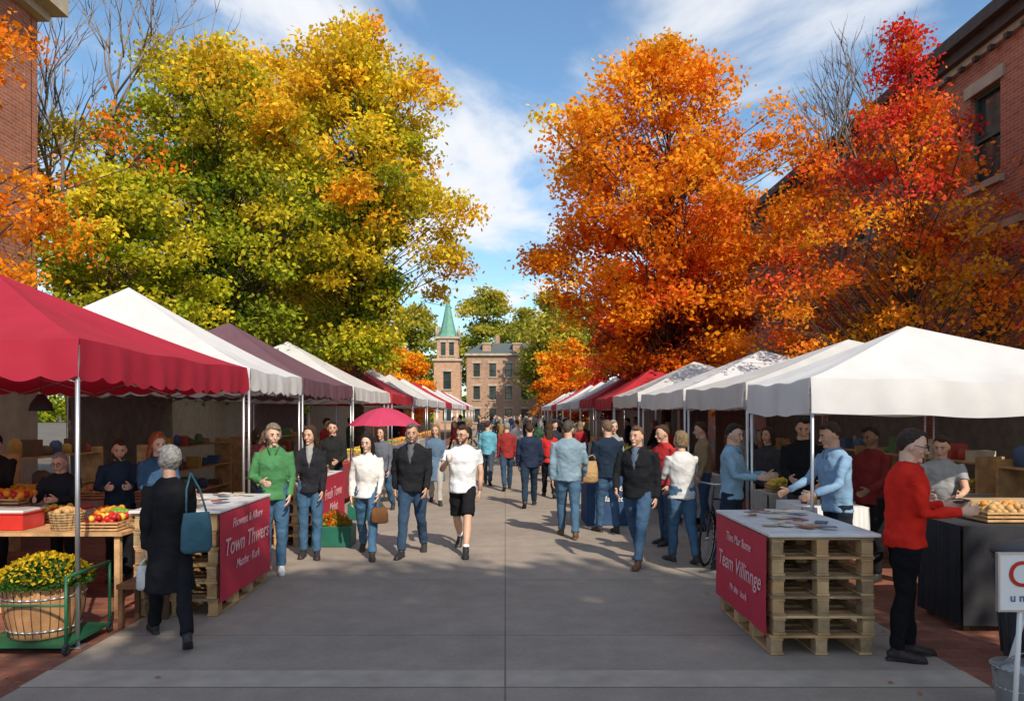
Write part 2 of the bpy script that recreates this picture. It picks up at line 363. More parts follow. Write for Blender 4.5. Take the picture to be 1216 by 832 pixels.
P['ls']=person('man',2.72,9.1,60,1.76,top=(.22,.35,.45),bot=(.02,.03,.05),hair=dk,legs=(5,3,-8,6),aL=(25,6,65,10),aR=(20,8,70,15),hp=12,bulk=1.08,collar=True)
P['red']=person('man',3.08,5.85,78,1.77,top=(.62,.025,.015),bot=(.008,.008,.01),hair=(.04,.025,.018),hs='short',legs=(6,5,-4,3),aL=(14,6,82,8),aR=(12,8,84,10),shoe=(.03,.02,.02),hp=12,glasses=True,bulk=1.16,skin=2,collar=True)
P['bs']=person('man',3.40,7.75,-80,1.80,top=(.20,.33,.50),bot=(.015,.02,.03),hair=(.05,.025,.015),legs=ST,aL=(25,8,45,5),aR=(28,8,40,5),hp=14,lean=6,bulk=1.08,collar=True)
P['bt']=person('man',3.62,9.2,-20,1.84,top=(.012,.012,.014),bot=(.05,.05,.06),hair=dk,legs=ST,aL=(15,8,50,15),aR=(15,8,60,20),hp=15)
P['dr']=person('man',4.15,8.6,-60,1.74,top=(.16,.02,.02),bot=blk,hair=dk,legs=ST,skin=3,hp=12,aL=(20,8,50,10))
P['st']=person('man',4.65,8.1,-25,1.66,top=(.30,.30,.31),bot=blk,hair=brn,hs='short',legs=ST,aL=(30,10,50,20),aR=(30,10,50,20),sleeve='short',lean=8,hp=14)
P['pb']=person('woman',3.85,11.1,-30,1.68,True,top=(.05,.05,.06),bot=blk,hair=brn,hs='bob',legs=ST)
P['rh']=person('woman',-3.88,8.45,35,1.67,True,top=(.04,.09,.17),bot=blk,hair=(.26,.08,.03),hs='long',legs=ST,aL=(20,8,60,20),aR=(20,8,60,20),hp=14,hy=10,skin=2,collar=True)
P['s1']=person('man',-4.35,8.55,25,1.60,top=(.02,.035,.06),bot=blk,hair=brn,hs='short',beard=True,legs=ST,aL=(35,8,60,25),aR=(35,8,60,25),lean=8,hp=12)
P['s2']=person('man',-4.72,8.1,5,1.48,top=(.018,.02,.025),bot=blk,hair=grey,hs='short',glasses=True,legs=ST,aL=(35,8,60,25),aR=(35,8,60,25),lean=8,hp=14)
P['s3']=person('man',-5.8,8.6,10,1.66,top=(.02,.02,.02),bot=blk,hair=dk,legs=ST,aL=(35,8,60,25),aR=(35,8,60,25),hp=15)
P['e1']=person('man',-3.0,13.2,0,1.75,top=(.02,.02,.02),bot=jeand,hair=dk,legs=ST,aL=(15,8,60,20))
P['e2']=person('woman',-2.35,14.5,-10,1.68,True,top=(.12,.13,.16),bot=jean,hair=brn,hs='bob',legs=W2)
P['e3']=person('woman',-1.45,15.8,5,1.70,True,top=(.10,.16,.24),bot=(.35,.33,.3),hair=blond,hs='long',legs=W1,coat=.55)
P['e4']=person('man',2.0,14.2,30,1.76,top=(.3,.3,.3),bot=jeand,hair=grey,legs=ST)
P['e5']=person('man',3.2,12.2,-90,1.74,top=(.28,.2,.12),bot=jeand,hair=brn,legs=ST)
P['e6']=person('woman',-3.9,12.0,70,1.66,True,top=(.2,.05,.05),bot=blk,hair=brn,hs='bob',legs=ST)
base=[]
for i in range(8):
    fem=i%2==1
    o=person('woman' if fem else 'man',0,30+i,0,1.66 if fem else 1.76,fem,top=(.1,.1,.1),bot=[jean,jeand,blk,(.2,.17,.12)][i%4],hair=[dk,blond,brn,grey][(i*3)%4],
        hs=['short','long','short','bob'][i%4],legs=[W1,W2,ST,(12,4,-8,10)][(i//2)%4],aL=(random.uniform(-10,20),8,random.uniform(10,60),8),aR=(random.uniform(-10,20),8,random.uniform(10,60),8),lod=0,skin=i%3,coat=(.62 if i==5 else 0))
    base.append(o)
tops=[(.02,.03,.06),(.3,.03,.03),(.5,.5,.5),(.1,.16,.25),(.02,.02,.02),(.35,.2,.06),(.05,.12,.07),(.25,.25,.28),(.15,.3,.4),(.03,.03,.04),(.12,.08,.06)]
rc=random.Random(3); first=set()
NCR=66
for i in range(NCR):
    y=21+60*(i/NCR)**1.0+rc.uniform(-.8,.8); x=rc.uniform(-2.7,2.7)
    if y<30 and abs(x)<.4: x+=1.1
    bi=i if i<8 else rc.randrange(8)
    if bi in first:
        o=bpy.data.objects.new(base[bi].name.split('.')[0],base[bi].data); COL.objects.link(o)
    else: o=base[bi]; first.add(bi)
    o.location=(x,y,.012); o.rotation_euler=(0,0,math.radians(rc.choice([0,180,0,180,90,-90])+rc.uniform(-30,30))); s=rc.uniform(.93,1.05); o.scale=(s,s,s)
    for sl in o.material_slots:
        if sl.material and sl.material==cloth((.1,.1,.1)):
            sl.link='OBJECT'; sl.material=cloth(rc.choice(tops))
for i in range(16):
    bi=rc.randrange(8); o=bpy.data.objects.new(base[bi].name.split('.')[0],base[bi].data); COL.objects.link(o)
    sdx=rc.choice((-1,1)); o.location=(sdx*rc.uniform(4.1,5.2),rc.uniform(13,34),.012); o.rotation_euler=(0,0,math.radians(-sdx*90+rc.uniform(-40,40)))
    for sl in o.material_slots:
        if sl.material==cloth((.1,.1,.1)): sl.link='OBJECT'; sl.material=cloth(rc.choice(tops))
# ---- bags
def bag(name,c,w,d,h,col,strap_to,rz=0):
    b=B(); m=cloth(col)
    b.tube([(0,0,-h),(0,0,-h*.9),(0,0,-h*.4),(0,0,0)],[(w*.42,d*.4),(w*.52,d*.5),(w*.5,d*.42),(w*.42,d*.12)],m,n=14)
    A=np.array(b.v); cz,sz=math.cos(rz),math.sin(rz)
    A=np.stack([A[:,0]*cz-A[:,1]*sz,A[:,0]*sz+A[:,1]*cz,A[:,2]],1)+np.array(c); b.v=A.tolist()
    for s_ in (-1,1):
        e=V(c[0]+s_*w*.33*cz,c[1]+s_*w*.33*sz,c[2]-.01); mid=lerp(e,np.array(strap_to,float),.6)+V(s_*w*.08*cz,s_*w*.08*sz,0)
        b.tube([e,mid,strap_to],[(.009,.006)]*3,m,n=6)
    return b.obj(name)
bag('shoulder_bag',(-2.55,6.26,1.08),.25,.11,.33,(.05,.12,.16),(-2.62,6.31,1.40),.7)
hpz=handpos(P['white'],1); bag('handbag',(hpz[0]+.03,hpz[1],hpz[2]-.10),.22,.10,.2,(.16,.07,.03),tuple(hpz),.2)
bag('paper_bag',(1.30,11.85,1.15),.30,.14,.34,(.38,.24,.12),(1.36,11.8,1.25),0)
hpz=handpos(P['coat'],1); bag('carrier_bag',(hpz[0],hpz[1],hpz[2]-.06),.16,.08,.2,(.5,.5,.53),tuple(hpz),.6)
hz=handpos(P['red'],1); b=B(); b.obox(hz+V(.02,-.02,.03),V(.04,0,.01),V(0,.07,0),V(-.001,0,.004),dark); b.obj('mobile_phone')
hz=handpos(P['tee'],-1); b=B(); b.tube([hz+V(0,-.02,-.04),hz+V(0,-.02,.06)],[.028,.036],mat('paper_cup_card',(.6,.55,.48)),n=14); b.obj('paper_cup')
# ------------------------------------------------------------ ground
conc=brickmat('concrete_paving',(.285,.238,.195),(.300,.252,.208),(.18,.15,.125),3.35,2.15,.008,var=.20,coord='Object',off=0,bump=.25,big=.16)
pav=brickmat('brick_paving',(.27,.095,.06),(.18,.068,.045),(.11,.085,.07),.21,.105,.006,var=.3,coord='Object')
gm=mat('far_ground',(.13,.11,.085),var=.25,scale=.4,bump=.2)
def sheet(name,x0,x1,y0,y1,z,m):
    b=B(); b.add([(x0,y0,z),(x1,y0,z),(x1,y1,z),(x0,y1,z)],[(0,1,2,3)],m); return b.obj(name)
sheet('ground',-600,600,-60,900,0,gm)
sheet('pavement',-3.35,3.35,-30,96,.012,conc)
sheet('brick_pavement',-10,-3.35,-30,60,.008,pav); sheet('brick_pavement',3.35,10,-30,60,.008,pav)
bandm=mat('paving_band_concrete',(.37,.315,.26),var=.15,scale=4,bump=.3)
b=B()
for y in (5.22,):
    b.add([(-3.35,y,.016),(-.006,y,.016),(-.006,y+.34,.016),(-3.35,y+.34,.016)],[(0,1,2,3)],bandm); b.add([(.006,y,.016),(3.35,y,.016),(3.35,y+.34,.016),(.006,y+.34,.016)],[(0,1,2,3)],bandm)
b.obj('paving_band')
def leaves(name,C,size,colors,matl,seed=0,upb=.5,parent=None,flat=False):
    r=np.random.default_rng(seed); n=len(C); N=r.normal(size=(n,3)); N[:,2]+=upb*1.5
    if flat: N=r.normal(size=(n,3))*.15; N[:,2]+=1
    N/=np.linalg.norm(N,axis=1)[:,None]; T=np.cross(N,r.normal(size=(n,3))); T/=np.linalg.norm(T,axis=1)[:,None]; Bn=np.cross(N,T)
    sz=(size*r.uniform(.65,1.3,n))[:,None]; w=(.62*r.uniform(.8,1.2,n))[:,None]
    vs=np.stack([C+T*sz*.55,C+Bn*sz*w*.5+N*sz*.08,C-T*sz*.45,C-Bn*sz*w*.5+N*sz*.08],1).reshape(-1,3)
    me=bpy.data.meshes.new(name); me.vertices.add(4*n); me.vertices.foreach_set('co',vs.ravel()); me.loops.add(4*n); me.loops.foreach_set('vertex_index',np.arange(4*n,dtype=np.int32))
    me.polygons.add(n); me.polygons.foreach_set('loop_start',np.arange(0,4*n,4,dtype=np.int32)); me.update(calc_edges=True)
    ca=me.color_attributes.new('Col','FLOAT_COLOR','POINT'); cc=np.ones((n,4)); cc[:,:3]=np.clip(colors,0,.95); ca.data.foreach_set('color',np.repeat(cc,4,axis=0).ravel())
    me.materials.append(matl); o=bpy.data.objects.new(name,me); COL.objects.link(o)
    if parent: o.parent=parent
    return o
lm=bpy.data.materials.new('autumn_leaf'); lm.use_nodes=True; nt=lm.node_tree; N=nt.nodes; L=nt.links
at=N.new('ShaderNodeAttribute'); at.attribute_name='Col'; p=N['Principled BSDF']; p.inputs['Roughness'].default_value=.6; p.inputs['Specular IOR Level'].default_value=.18
L.new(at.outputs['Color'],p.inputs['Base Color']); t=N.new('ShaderNodeBsdfTranslucent'); L.new(at.outputs['Color'],t.inputs['Color']); ms=N.new('ShaderNodeMixShader'); ms.inputs[0].default_value=.45
L.new(p.outputs[0],ms.inputs[1]); L.new(t.outputs[0],ms.inputs[2]); L.new(ms.outputs[0],N['Material Output'].inputs[0])
bark=mat('tree_bark',(.075,.05,.035),rough=.95,var=.35,scale=8,bump=.6)
def pal(stops,t):
    st=np.array([s[0] for s in stops]); return np.stack([np.interp(t,st,[s[1][k] for s in stops]) for k in range(3)],1)
GRN=(.13,.22,.018);OLV=(.36,.40,.02);YEL=(.74,.58,.03);GLD=(.84,.48,.02);ORG=(.95,.31,.012);DOR=(.85,.17,.012);RED=(.74,.05,.035);CRM=(.45,.03,.035)
def tree(name,x,y,top,z0,prof,stops,nc=240,per=170,leaf=.14,cr=.75,trunk=.2,seed=1,hcol=.5,xmax=None,lumpy=.25,branches=True,dens=.5,cvar=.15):
    r=np.random.default_rng(seed); e=empty(name); ph=r.uniform(0,6.28,8)
    hs_=[p_[0] for p_ in prof]; ws=[p_[1] for p_ in prof]
    Cs=[]
    while len(Cs)<nc:
        h=r.uniform(0,1); w=np.interp(h,hs_,ws); 
        if r.uniform()>w/max(ws)*.9+.1: continue
        a=r.uniform(0,6.283); lump=1+lumpy*(math.sin(3*a+ph[0]+4*h)*.5+math.sin(5*a+ph[1]-9*h)*.4+math.sin(2*a+ph[2]+14*h)*.4)
        q=r.uniform()**dens*w*lump; px,py,pz=x+q*math.cos(a),y+q*math.sin(a),z0+h*(top-z0)
        if xmax is not None and px>xmax-.3: continue
        Cs.append((px,py,pz,q/max(w,.1),h))
    Cs=np.array(Cs)
    b=B(); lx=r.uniform(-.3,.3); tp=[];tr=[]
    for i in range(9):
        s_=i/8; tp.append((x+lx*s_+.12*math.sin(s_*5+ph[3]),y+.12*math.sin(s_*4+ph[4]),s_*top*.9)); tr.append(trunk*(1.25 if i==0 else (1-s_*.93)))
    b.tube(tp,tr,bark,n=10); tpa=np.array(tp)
    sel=range(len(Cs)) if branches else range(0,len(Cs),3)
    for i in sel:
        c=Cs[i]; dist=math.hypot(c[0]-x,c[1]-y); zb=max(z0*.75,c[2]-dist*.75-.4); zb=min(zb,top*.85)
        st=np.array([np.interp(zb,tpa[:,2],tpa[:,k]) for k in range(3)]); st[2]=zb; en=c[:3]; md=lerp(st,en,.5)+r.normal(size=3)*.12*dist*.4; md[2]+=.12*dist-.1
        rb=max(.008,trunk*.16*min(1,dist/3)); b.tube([st,md,lerp(md,en,.6),en],[rb,rb*.65,rb*.4,.004],bark,n=5)
        for _ in range(3):
            d=r.normal(size=3)*cr*.36; b.tube([lerp(md,en,r.uniform(.3,1)),en+d],[rb*.35+.003,.003],bark,n=3)
    b.obj('trunk',parent=e)
    nl=r.integers(int(per*.4),int(per*1.6),nc); idx=np.repeat(np.arange(nc),nl); n=len(idx)
    rad=cr*r.uniform(.55,1.3,nc)
    off=r.normal(size=(n,3)); off/=np.linalg.norm(off,axis=1)[:,None]; off*=(r.uniform(0,1,n)**.5)[:,None]*rad[idx][:,None]; off[:,2]*=.45
    sp=r.normal(size=(n,3))*cr*.15
    C=Cs[idx][:,:3]+off+sp
    C[:,2]-=.18*(off[:,0]**2+off[:,1]**2)/max(cr,.1)
    if xmax is not None: C[:,0]=np.minimum(C[:,0],xmax)
    ct=r.normal(size=nc)*cvar
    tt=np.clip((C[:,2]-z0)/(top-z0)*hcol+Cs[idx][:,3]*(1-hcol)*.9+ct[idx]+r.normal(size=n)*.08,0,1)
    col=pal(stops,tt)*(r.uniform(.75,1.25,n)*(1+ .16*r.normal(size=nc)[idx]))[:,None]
    leaves('foliage',C,leaf,col,lm,seed+50,parent=e)
    return e
# left trees
tree('added_shade_tree',-8.0,20.5,11.9,2.6,[(0,1.9),(.25,3.1),(.5,3.4),(.75,2.8),(.92,1.6),(1,.6)],[(0,(.08,.16,.015)),(.25,GRN),(.58,OLV),(.85,YEL),(1,GLD)],nc=300,per=180,leaf=.14,seed=3,lumpy=.4)
tree('added_shade_tree',-9.0,30,15.8,3,[(0,2.5),(.3,4.0),(.6,4.4),(.85,3),(1,1)],[(0,OLV),(.5,YEL),(1,GLD)],nc=250,per=150,leaf=.21,cr=1.0,seed=4,lumpy=.35)
tree('added_shade_tree',-4.5,22.75,13.5,3.6,[(0,.8),(.1,1.5),(.22,2.5),(.45,3.3),(.72,2.6),(.88,1.6),(1,.5)],[(0,GRN),(.3,OLV),(.6,YEL),(.9,GLD),(1,(.9,.40,.015))],nc=290,per=180,leaf=.155,seed=5,trunk=.17,lumpy=.42)
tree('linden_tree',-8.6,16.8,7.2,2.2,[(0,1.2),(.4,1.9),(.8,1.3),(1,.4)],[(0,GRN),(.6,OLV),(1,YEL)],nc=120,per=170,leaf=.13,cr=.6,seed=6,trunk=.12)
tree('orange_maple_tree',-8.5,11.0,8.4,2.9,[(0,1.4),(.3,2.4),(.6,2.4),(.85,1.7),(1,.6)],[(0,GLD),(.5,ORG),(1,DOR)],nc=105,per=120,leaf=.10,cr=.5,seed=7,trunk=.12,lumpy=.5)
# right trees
tree('added_shade_tree',5.3,24.75,13.6,3.0,[(0,2.0),(.2,3.6),(.45,4.2),(.65,4.1),(.82,3.1),(.94,1.8),(1,.8)],[(0,CRM),(.25,DOR),(.6,ORG),(.88,(.95,.37,.015)),(1,(.9,.46,.02))],nc=340,per=190,leaf=.165,cr=.85,seed=9,trunk=.18,lumpy=.4)
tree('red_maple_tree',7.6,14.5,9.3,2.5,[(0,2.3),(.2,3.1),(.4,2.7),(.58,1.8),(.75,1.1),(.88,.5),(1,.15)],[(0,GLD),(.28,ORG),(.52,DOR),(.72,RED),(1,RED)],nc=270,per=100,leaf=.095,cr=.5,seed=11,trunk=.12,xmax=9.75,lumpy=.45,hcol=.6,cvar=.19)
tree('orange_maple_tree',4.9,62,8.0,1.5,[(0,1.8),(.4,2.7),(.8,1.8),(1,.6)],[(0,DOR),(.6,ORG),(1,GLD)],nc=70,per=110,leaf=.28,cr=.8,seed=12,branches=False)
tree('red_maple_tree',7.4,47,8.2,1.5,[(0,1.8),(.4,2.6),(.8,1.8),(1,.6)],[(0,CRM),(.6,RED),(1,DOR)],nc=90,per=120,leaf=.24,cr=.8,seed=13,branches=False)
tree('orange_maple_tree',-7.0,50,6.4,1.5,[(0,1.5),(.4,2.3),(.8,1.4),(1,.5)],[(0,DOR),(.6,ORG),(1,GLD)],nc=70,per=110,leaf=.25,cr=.7,seed=14,branches=False)
tree('added_shade_tree',-9.3,42,13,2,[(0,2.3),(.4,3.6),(.8,2.6),(1,.8)],[(0,GRN),(.5,OLV),(1,YEL)],nc=150,per=120,leaf=.27,cr=1.0,seed=15,branches=False)
tree('added_shade_tree',12,38,13,2,[(0,2.5),(.4,4.2),(.8,2.8),(1,.8)],[(0,DOR),(.5,ORG),(1,GLD)],nc=130,per=120,leaf=.27,cr=1.1,seed=16,branches=False)
# unseen tree added behind the viewpoint to throw shade on the near pavement
tree('added_shade_tree',5.2,-5.8,13.0,6.0,[(0,2.4),(.4,3.6),(.8,2.8),(1,1)],[(0,OLV),(.6,YEL),(1,GLD)],nc=190,per=120,leaf=.30,cr=1.1,seed=18,branches=False,trunk=.2)
for i,(x,y,tp,w) in enumerate([(-2.6,106,19.0,5.2),(5.4,83,14.8,3.7),(9.8,100,18,6),(-12,100,16,5),(20,96,16,6),(-20,92,17,6),(2.6,112,17,5)]):
    tree('oak_tree',x,y,tp,2.5,[(0,w*.6),(.4,w),(.8,w*.7),(1,w*.2)],[(0,GRN),(.5,(.30,.32,.04)),(1,(.52,.42,.05))],nc=120,per=110,leaf=.50,cr=1.6,seed=30+i,branches=False,trunk=.35)
r=np.random.default_rng(5); n=26000; xx=r.uniform(-160,160,n); hh=9+3*np.sin(xx*.15)+2*np.sin(xx*.43+1); zz=r.uniform(0,1,n)**.8*hh; yy=150+r.uniform(0,12,n)
leaves('tree_line',np.stack([xx,yy,zz],1),1.3,pal([(0,GRN),(.5,OLV),(.8,YEL),(1,DOR)],np.clip(.4+.25*np.sin(xx*.21)+r.normal(size=n)*.12,0,1)),lm,3)
def bare(name,x,y,h,seed,r0=.12):
    r=random.Random(seed); b=B(); bk=mat('bare_bark',(.2,.16,.13),var=.2)
    def br(p,d,l,rad,lv):
        q=p+d*l*.5+V(r.uniform(-.05,.05),r.uniform(-.05,.05),0)*l; e=q+nrm(d+V(r.uniform(-.2,.2),r.uniform(-.2,.2),.15))*l*.5
        b.tube([p,q,e],[rad,rad*.8,rad*.6],bk,n=5 if lv<3 else 3)
        if lv>=6: return
        for _ in range(3 if lv<4 else 2):
            a=r.uniform(0,6.28); s_=r.uniform(.3,.6); br(lerp(p,e,r.uniform(.55,1)),nrm(d+V(math.cos(a)*s_,math.sin(a)*s_,.15)),l*r.uniform(.6,.78),max(.008,rad*.58),lv+1)
    br(V(x,y,0),V(0,0,1),h*.36,r0,0); b.obj(name)
bare('bare_tree',-11.0,19.6,14,4,.17); bare('bare_tree',8.6,17.5,12.5,8,.15)
r=np.random.default_rng(9); n=330; sx=np.where(r.uniform(size=n)<.5,-1,1)*(3.35-np.abs(r.normal(size=n))*.7+r.uniform(-.2,1.2,n)); sy=3+r.uniform(0,1,n)**1.3*30
leaves('fallen_leaves',np.stack([sx,sy,np.full(n,.024)],1),.045,pal([(0,YEL),(.5,ORG),(1,RED)],r.uniform(0,1,n))*.6,lm,4,flat=True)
# ------------------------------------------------------------ buildings
def facade(b,o,u,n,W,H,ops,wall,thick=.18):
    o=np.array(o,float);u=np.array(u,float);n=np.array(n,float);z=V(0,0,1)
    us=sorted({0,W,*[q for op in ops for q in op[:2]]}); zs=sorted({0,H,*[q for op in ops for q in op[2:4]]})
    Pp=lambda a,c,d=0: o+u*a+z*c-n*d
    flip=np.dot(np.cross(u,z),n)<0
    def q(vs,m): b.add(vs if not flip else vs[::-1],[(0,1,2,3)],m)
    for i in range(len(us)-1):
        for j in range(len(zs)-1):
            cu=(us[i]+us[i+1])/2; cz=(zs[j]+zs[j+1])/2
            if any(op[0]<cu<op[1] and op[2]<cz<op[3] for op in ops): continue
            q([Pp(us[i],zs[j]),Pp(us[i+1],zs[j]),Pp(us[i+1],zs[j+1]),Pp(us[i],zs[j+1])],wall)
    for a0,a1,c0,c1 in [op[:4] for op in ops]:
        q([Pp(a0,c0),Pp(a0,c1),Pp(a0,c1,thick),Pp(a0,c0,thick)][::-1],wall); q([Pp(a1,c0),Pp(a1,c1),Pp(a1,c1,thick),Pp(a1,c0,thick)],wall)
        q([Pp(a0,c1),Pp(a1,c1),Pp(a1,c1,thick),Pp(a0,c1,thick)][::-1],wall); q([Pp(a0,c0),Pp(a1,c0),Pp(a1,c0,thick),Pp(a0,c0,thick)],stone)
        q([Pp(a0,c0,thick-.01),Pp(a1,c0,thick-.01),Pp(a1,c1,thick-.01),Pp(a0,c1,thick-.01)],glass)
        w=a1-a0; h=c1-c0; f=.035*max(1,w)
        for (ac,cc,ha,hc) in ((a0+f,(c0+c1)/2,f,h/2),(a1-f,(c0+c1)/2,f,h/2),((a0+a1)/2,c1-f,w/2-2*f,f),((a0+a1)/2,c0+f,w/2-2*f,f),((a0+a1)/2,(c0+c1)/2,w/2-2*f,f*.9)):
            b.obox(Pp(ac,cc,thick-.05),u*ha,z*hc,n*.03,frame)
        b.obox(Pp((a0+a1)/2,c0-.07,-.03),u*(w/2+.12),z*.07,n*.07,stone)
        b.obox(Pp((a0+a1)/2,c1+.13,-.015),u*(w/2+.15),z*.13,n*.035,stone)
corn=mat('cornice_dark',(.07,.06,.055),rough=.7,var=.2)
b=B(); ops=[]
for y in (4.6,9.9,15.3,20.6,25.9): 
    ops+= [(y-2,y-2+1.0,6.7,8.65),(y-2,y-2+1.0,2.6,4.7)]
facade(b,(10,2,0),(0,1,0),(-1,0,0),29,9.35,ops,brick)
b.box(10.0,24,1.7,2,0,9.35,brick); b.box(10.0,24,31,31.3,0,9.35,brick)
b.box(9.9,24,1.6,31.4,9.35,9.5,stone); b.box(9.75,24.1,1.5,31.5,9.5,9.72,corn); b.box(9.55,24.2,1.35,31.6,9.72,9.98,corn)
for k in range(58): b.box(9.8,9.9,1.8+k*.5,1.92+k*.5,9.25,9.348,corn)
b.box(9.93,9.998,2,31,5.6,5.75,stone)
b.obj('brick_building',uv=True)
b=B()
facade(b,(-10,11,0),(0,1,0),(1,0,0),5,10.3,[(2.6,3.6,6.4,8.6),(2.6,3.6,2.4,4.6),(.4,1.4,6.4,8.6)],brick)
b.box(-24,-10,15.98,16.2,0,10.3,brick); b.box(-24,-10,10.8,11.02,0,10.3,brick); b.box(-24,-9.8,10.7,16.3,10.3,10.5,stone); b.box(-24,-9.5,10.5,16.5,10.5,10.95,stone)
b.obj('brick_building',uv=True)
b=B(); ops=[]
for i in range(5):
    for zz_ in (.8,3.5,6.2): ops.append((.8+i*1.9,1.6+i*1.9,zz_,zz_+1.6))
fb=brickmat('tan_brick',(.40,.24,.16),(.32,.18,.12),(.38,.3,.24),.4,.15,.02)
facade(b,(-4.6,90,0),(1,0,0),(0,-1,0),10,8.7,ops,fb); b.box(-4.6,-4.4,90.01,100,0,8.7,fb); b.box(5.2,5.4,90.01,100,0,8.7,fb)
roof=mat('slate_roof',(.09,.11,.11),var=.2)
b.box(-4.8,5.6,89.7,100.2,8.7,8.95,stone)
b.add([(-4.8,89.7,8.95),(5.6,89.7,8.95),(5.6,100,8.95),(-4.8,100,8.95),(-3,92.5,10.4),(3.8,92.5,10.4),(3.8,97,10.4),(-3,97,10.4)],[(0,1,5,4),(1,2,6,5),(2,3,7,6),(3,0,4,7),(4,5,6,7)],roof)
for xx_ in (-2.2,1.4): 
    b.box(xx_-.5,xx_+.5,90.3,92,8.95,10.1,fb); b.box(xx_-.6,xx_+.6,90.2,92.1,10.1,10.25,stone)
b.box(-1.2,-.7,93,93.5,10.2,11.4,fb); b.box(2.6,3.1,93,93.5,10.2,11.4,fb)
b.obj('brick_building',uv=True)
b=B(); grn=mat('copper_green',(.13,.30,.23),rough=.6,var=.2); ops=[(1.0,2.0,1,3.2),(1.05,1.95,4.6,6.6)]
tb=brickmat('orange_brick',(.52,.29,.17),(.43,.23,.13),(.45,.36,.28),.4,.15,.02)
facade(b,(-8.1,86,0),(1,0,0),(0,-1,0),3.0,7.8,ops,tb); facade(b,(-5.1,86,0),(0,1,0),(1,0,0),3.0,7.8,ops,tb); b.box(-8.1,-8.0,86.01,89,0,7.8,tb); b.box(-8.1,-5.11,88.9,89,0,7.8,tb)
b.box(-8.3,-4.9,85.8,89.2,7.8,8.05,stone)
ops=[(.45,1.0,.4,1.9),(1.4,1.95,.4,1.9)]
facade(b,(-7.8,86.3,8.05),(1,0,0),(0,-1,0),2.4,2.3,ops,tb); facade(b,(-5.4,86.3,8.05),(0,1,0),(1,0,0),2.4,2.3,ops,tb); b.box(-7.8,-7.7,86.31,88.7,8.05,10.35,tb); b.box(-7.8,-5.41,88.6,88.7,8.05,10.35,tb)
b.box(-8.0,-5.2,86.1,88.9,10.35,10.6,stone)
c=(-6.6,87.5)
for (dx,dy) in ((-1.25,-1.25),(1.25,-1.25),(-1.25,1.25),(1.25,1.25)): b.tube([(c[0]+dx,c[1]+dy,10.6),(c[0]+dx,c[1]+dy,11.2),(c[0]+dx,c[1]+dy,11.9)],[.14,.14,.01],stone,n=8)
b.tube([(c[0],c[1],10.6),(c[0],c[1],11.0),(c[0],c[1],12.6),(c[0],c[1],15.6)],[1.25,1.0,.6,.02],grn,n=8,smooth=False)
b.obj('church_tower',uv=True)
for sx_ in (-1,1):
    b=B(); ops=[(1+i*3.2,2.1+i*3.2,z_,z_+1.8) for i in range(12) for z_ in (1,4.3,7.4)]
    facade(b,(sx_*14,42,0),(0,1,0),(-sx_,0,0),40,10,ops,brick); x0,x1=sorted((sx_*14,sx_*24)); b.box(x0+.01,x1,41.8,42,0,10,brick); b.box(x0-.2,x1,41.7,82.3,10,10.4,stone); b.obj('brick_row_building',uv=True)
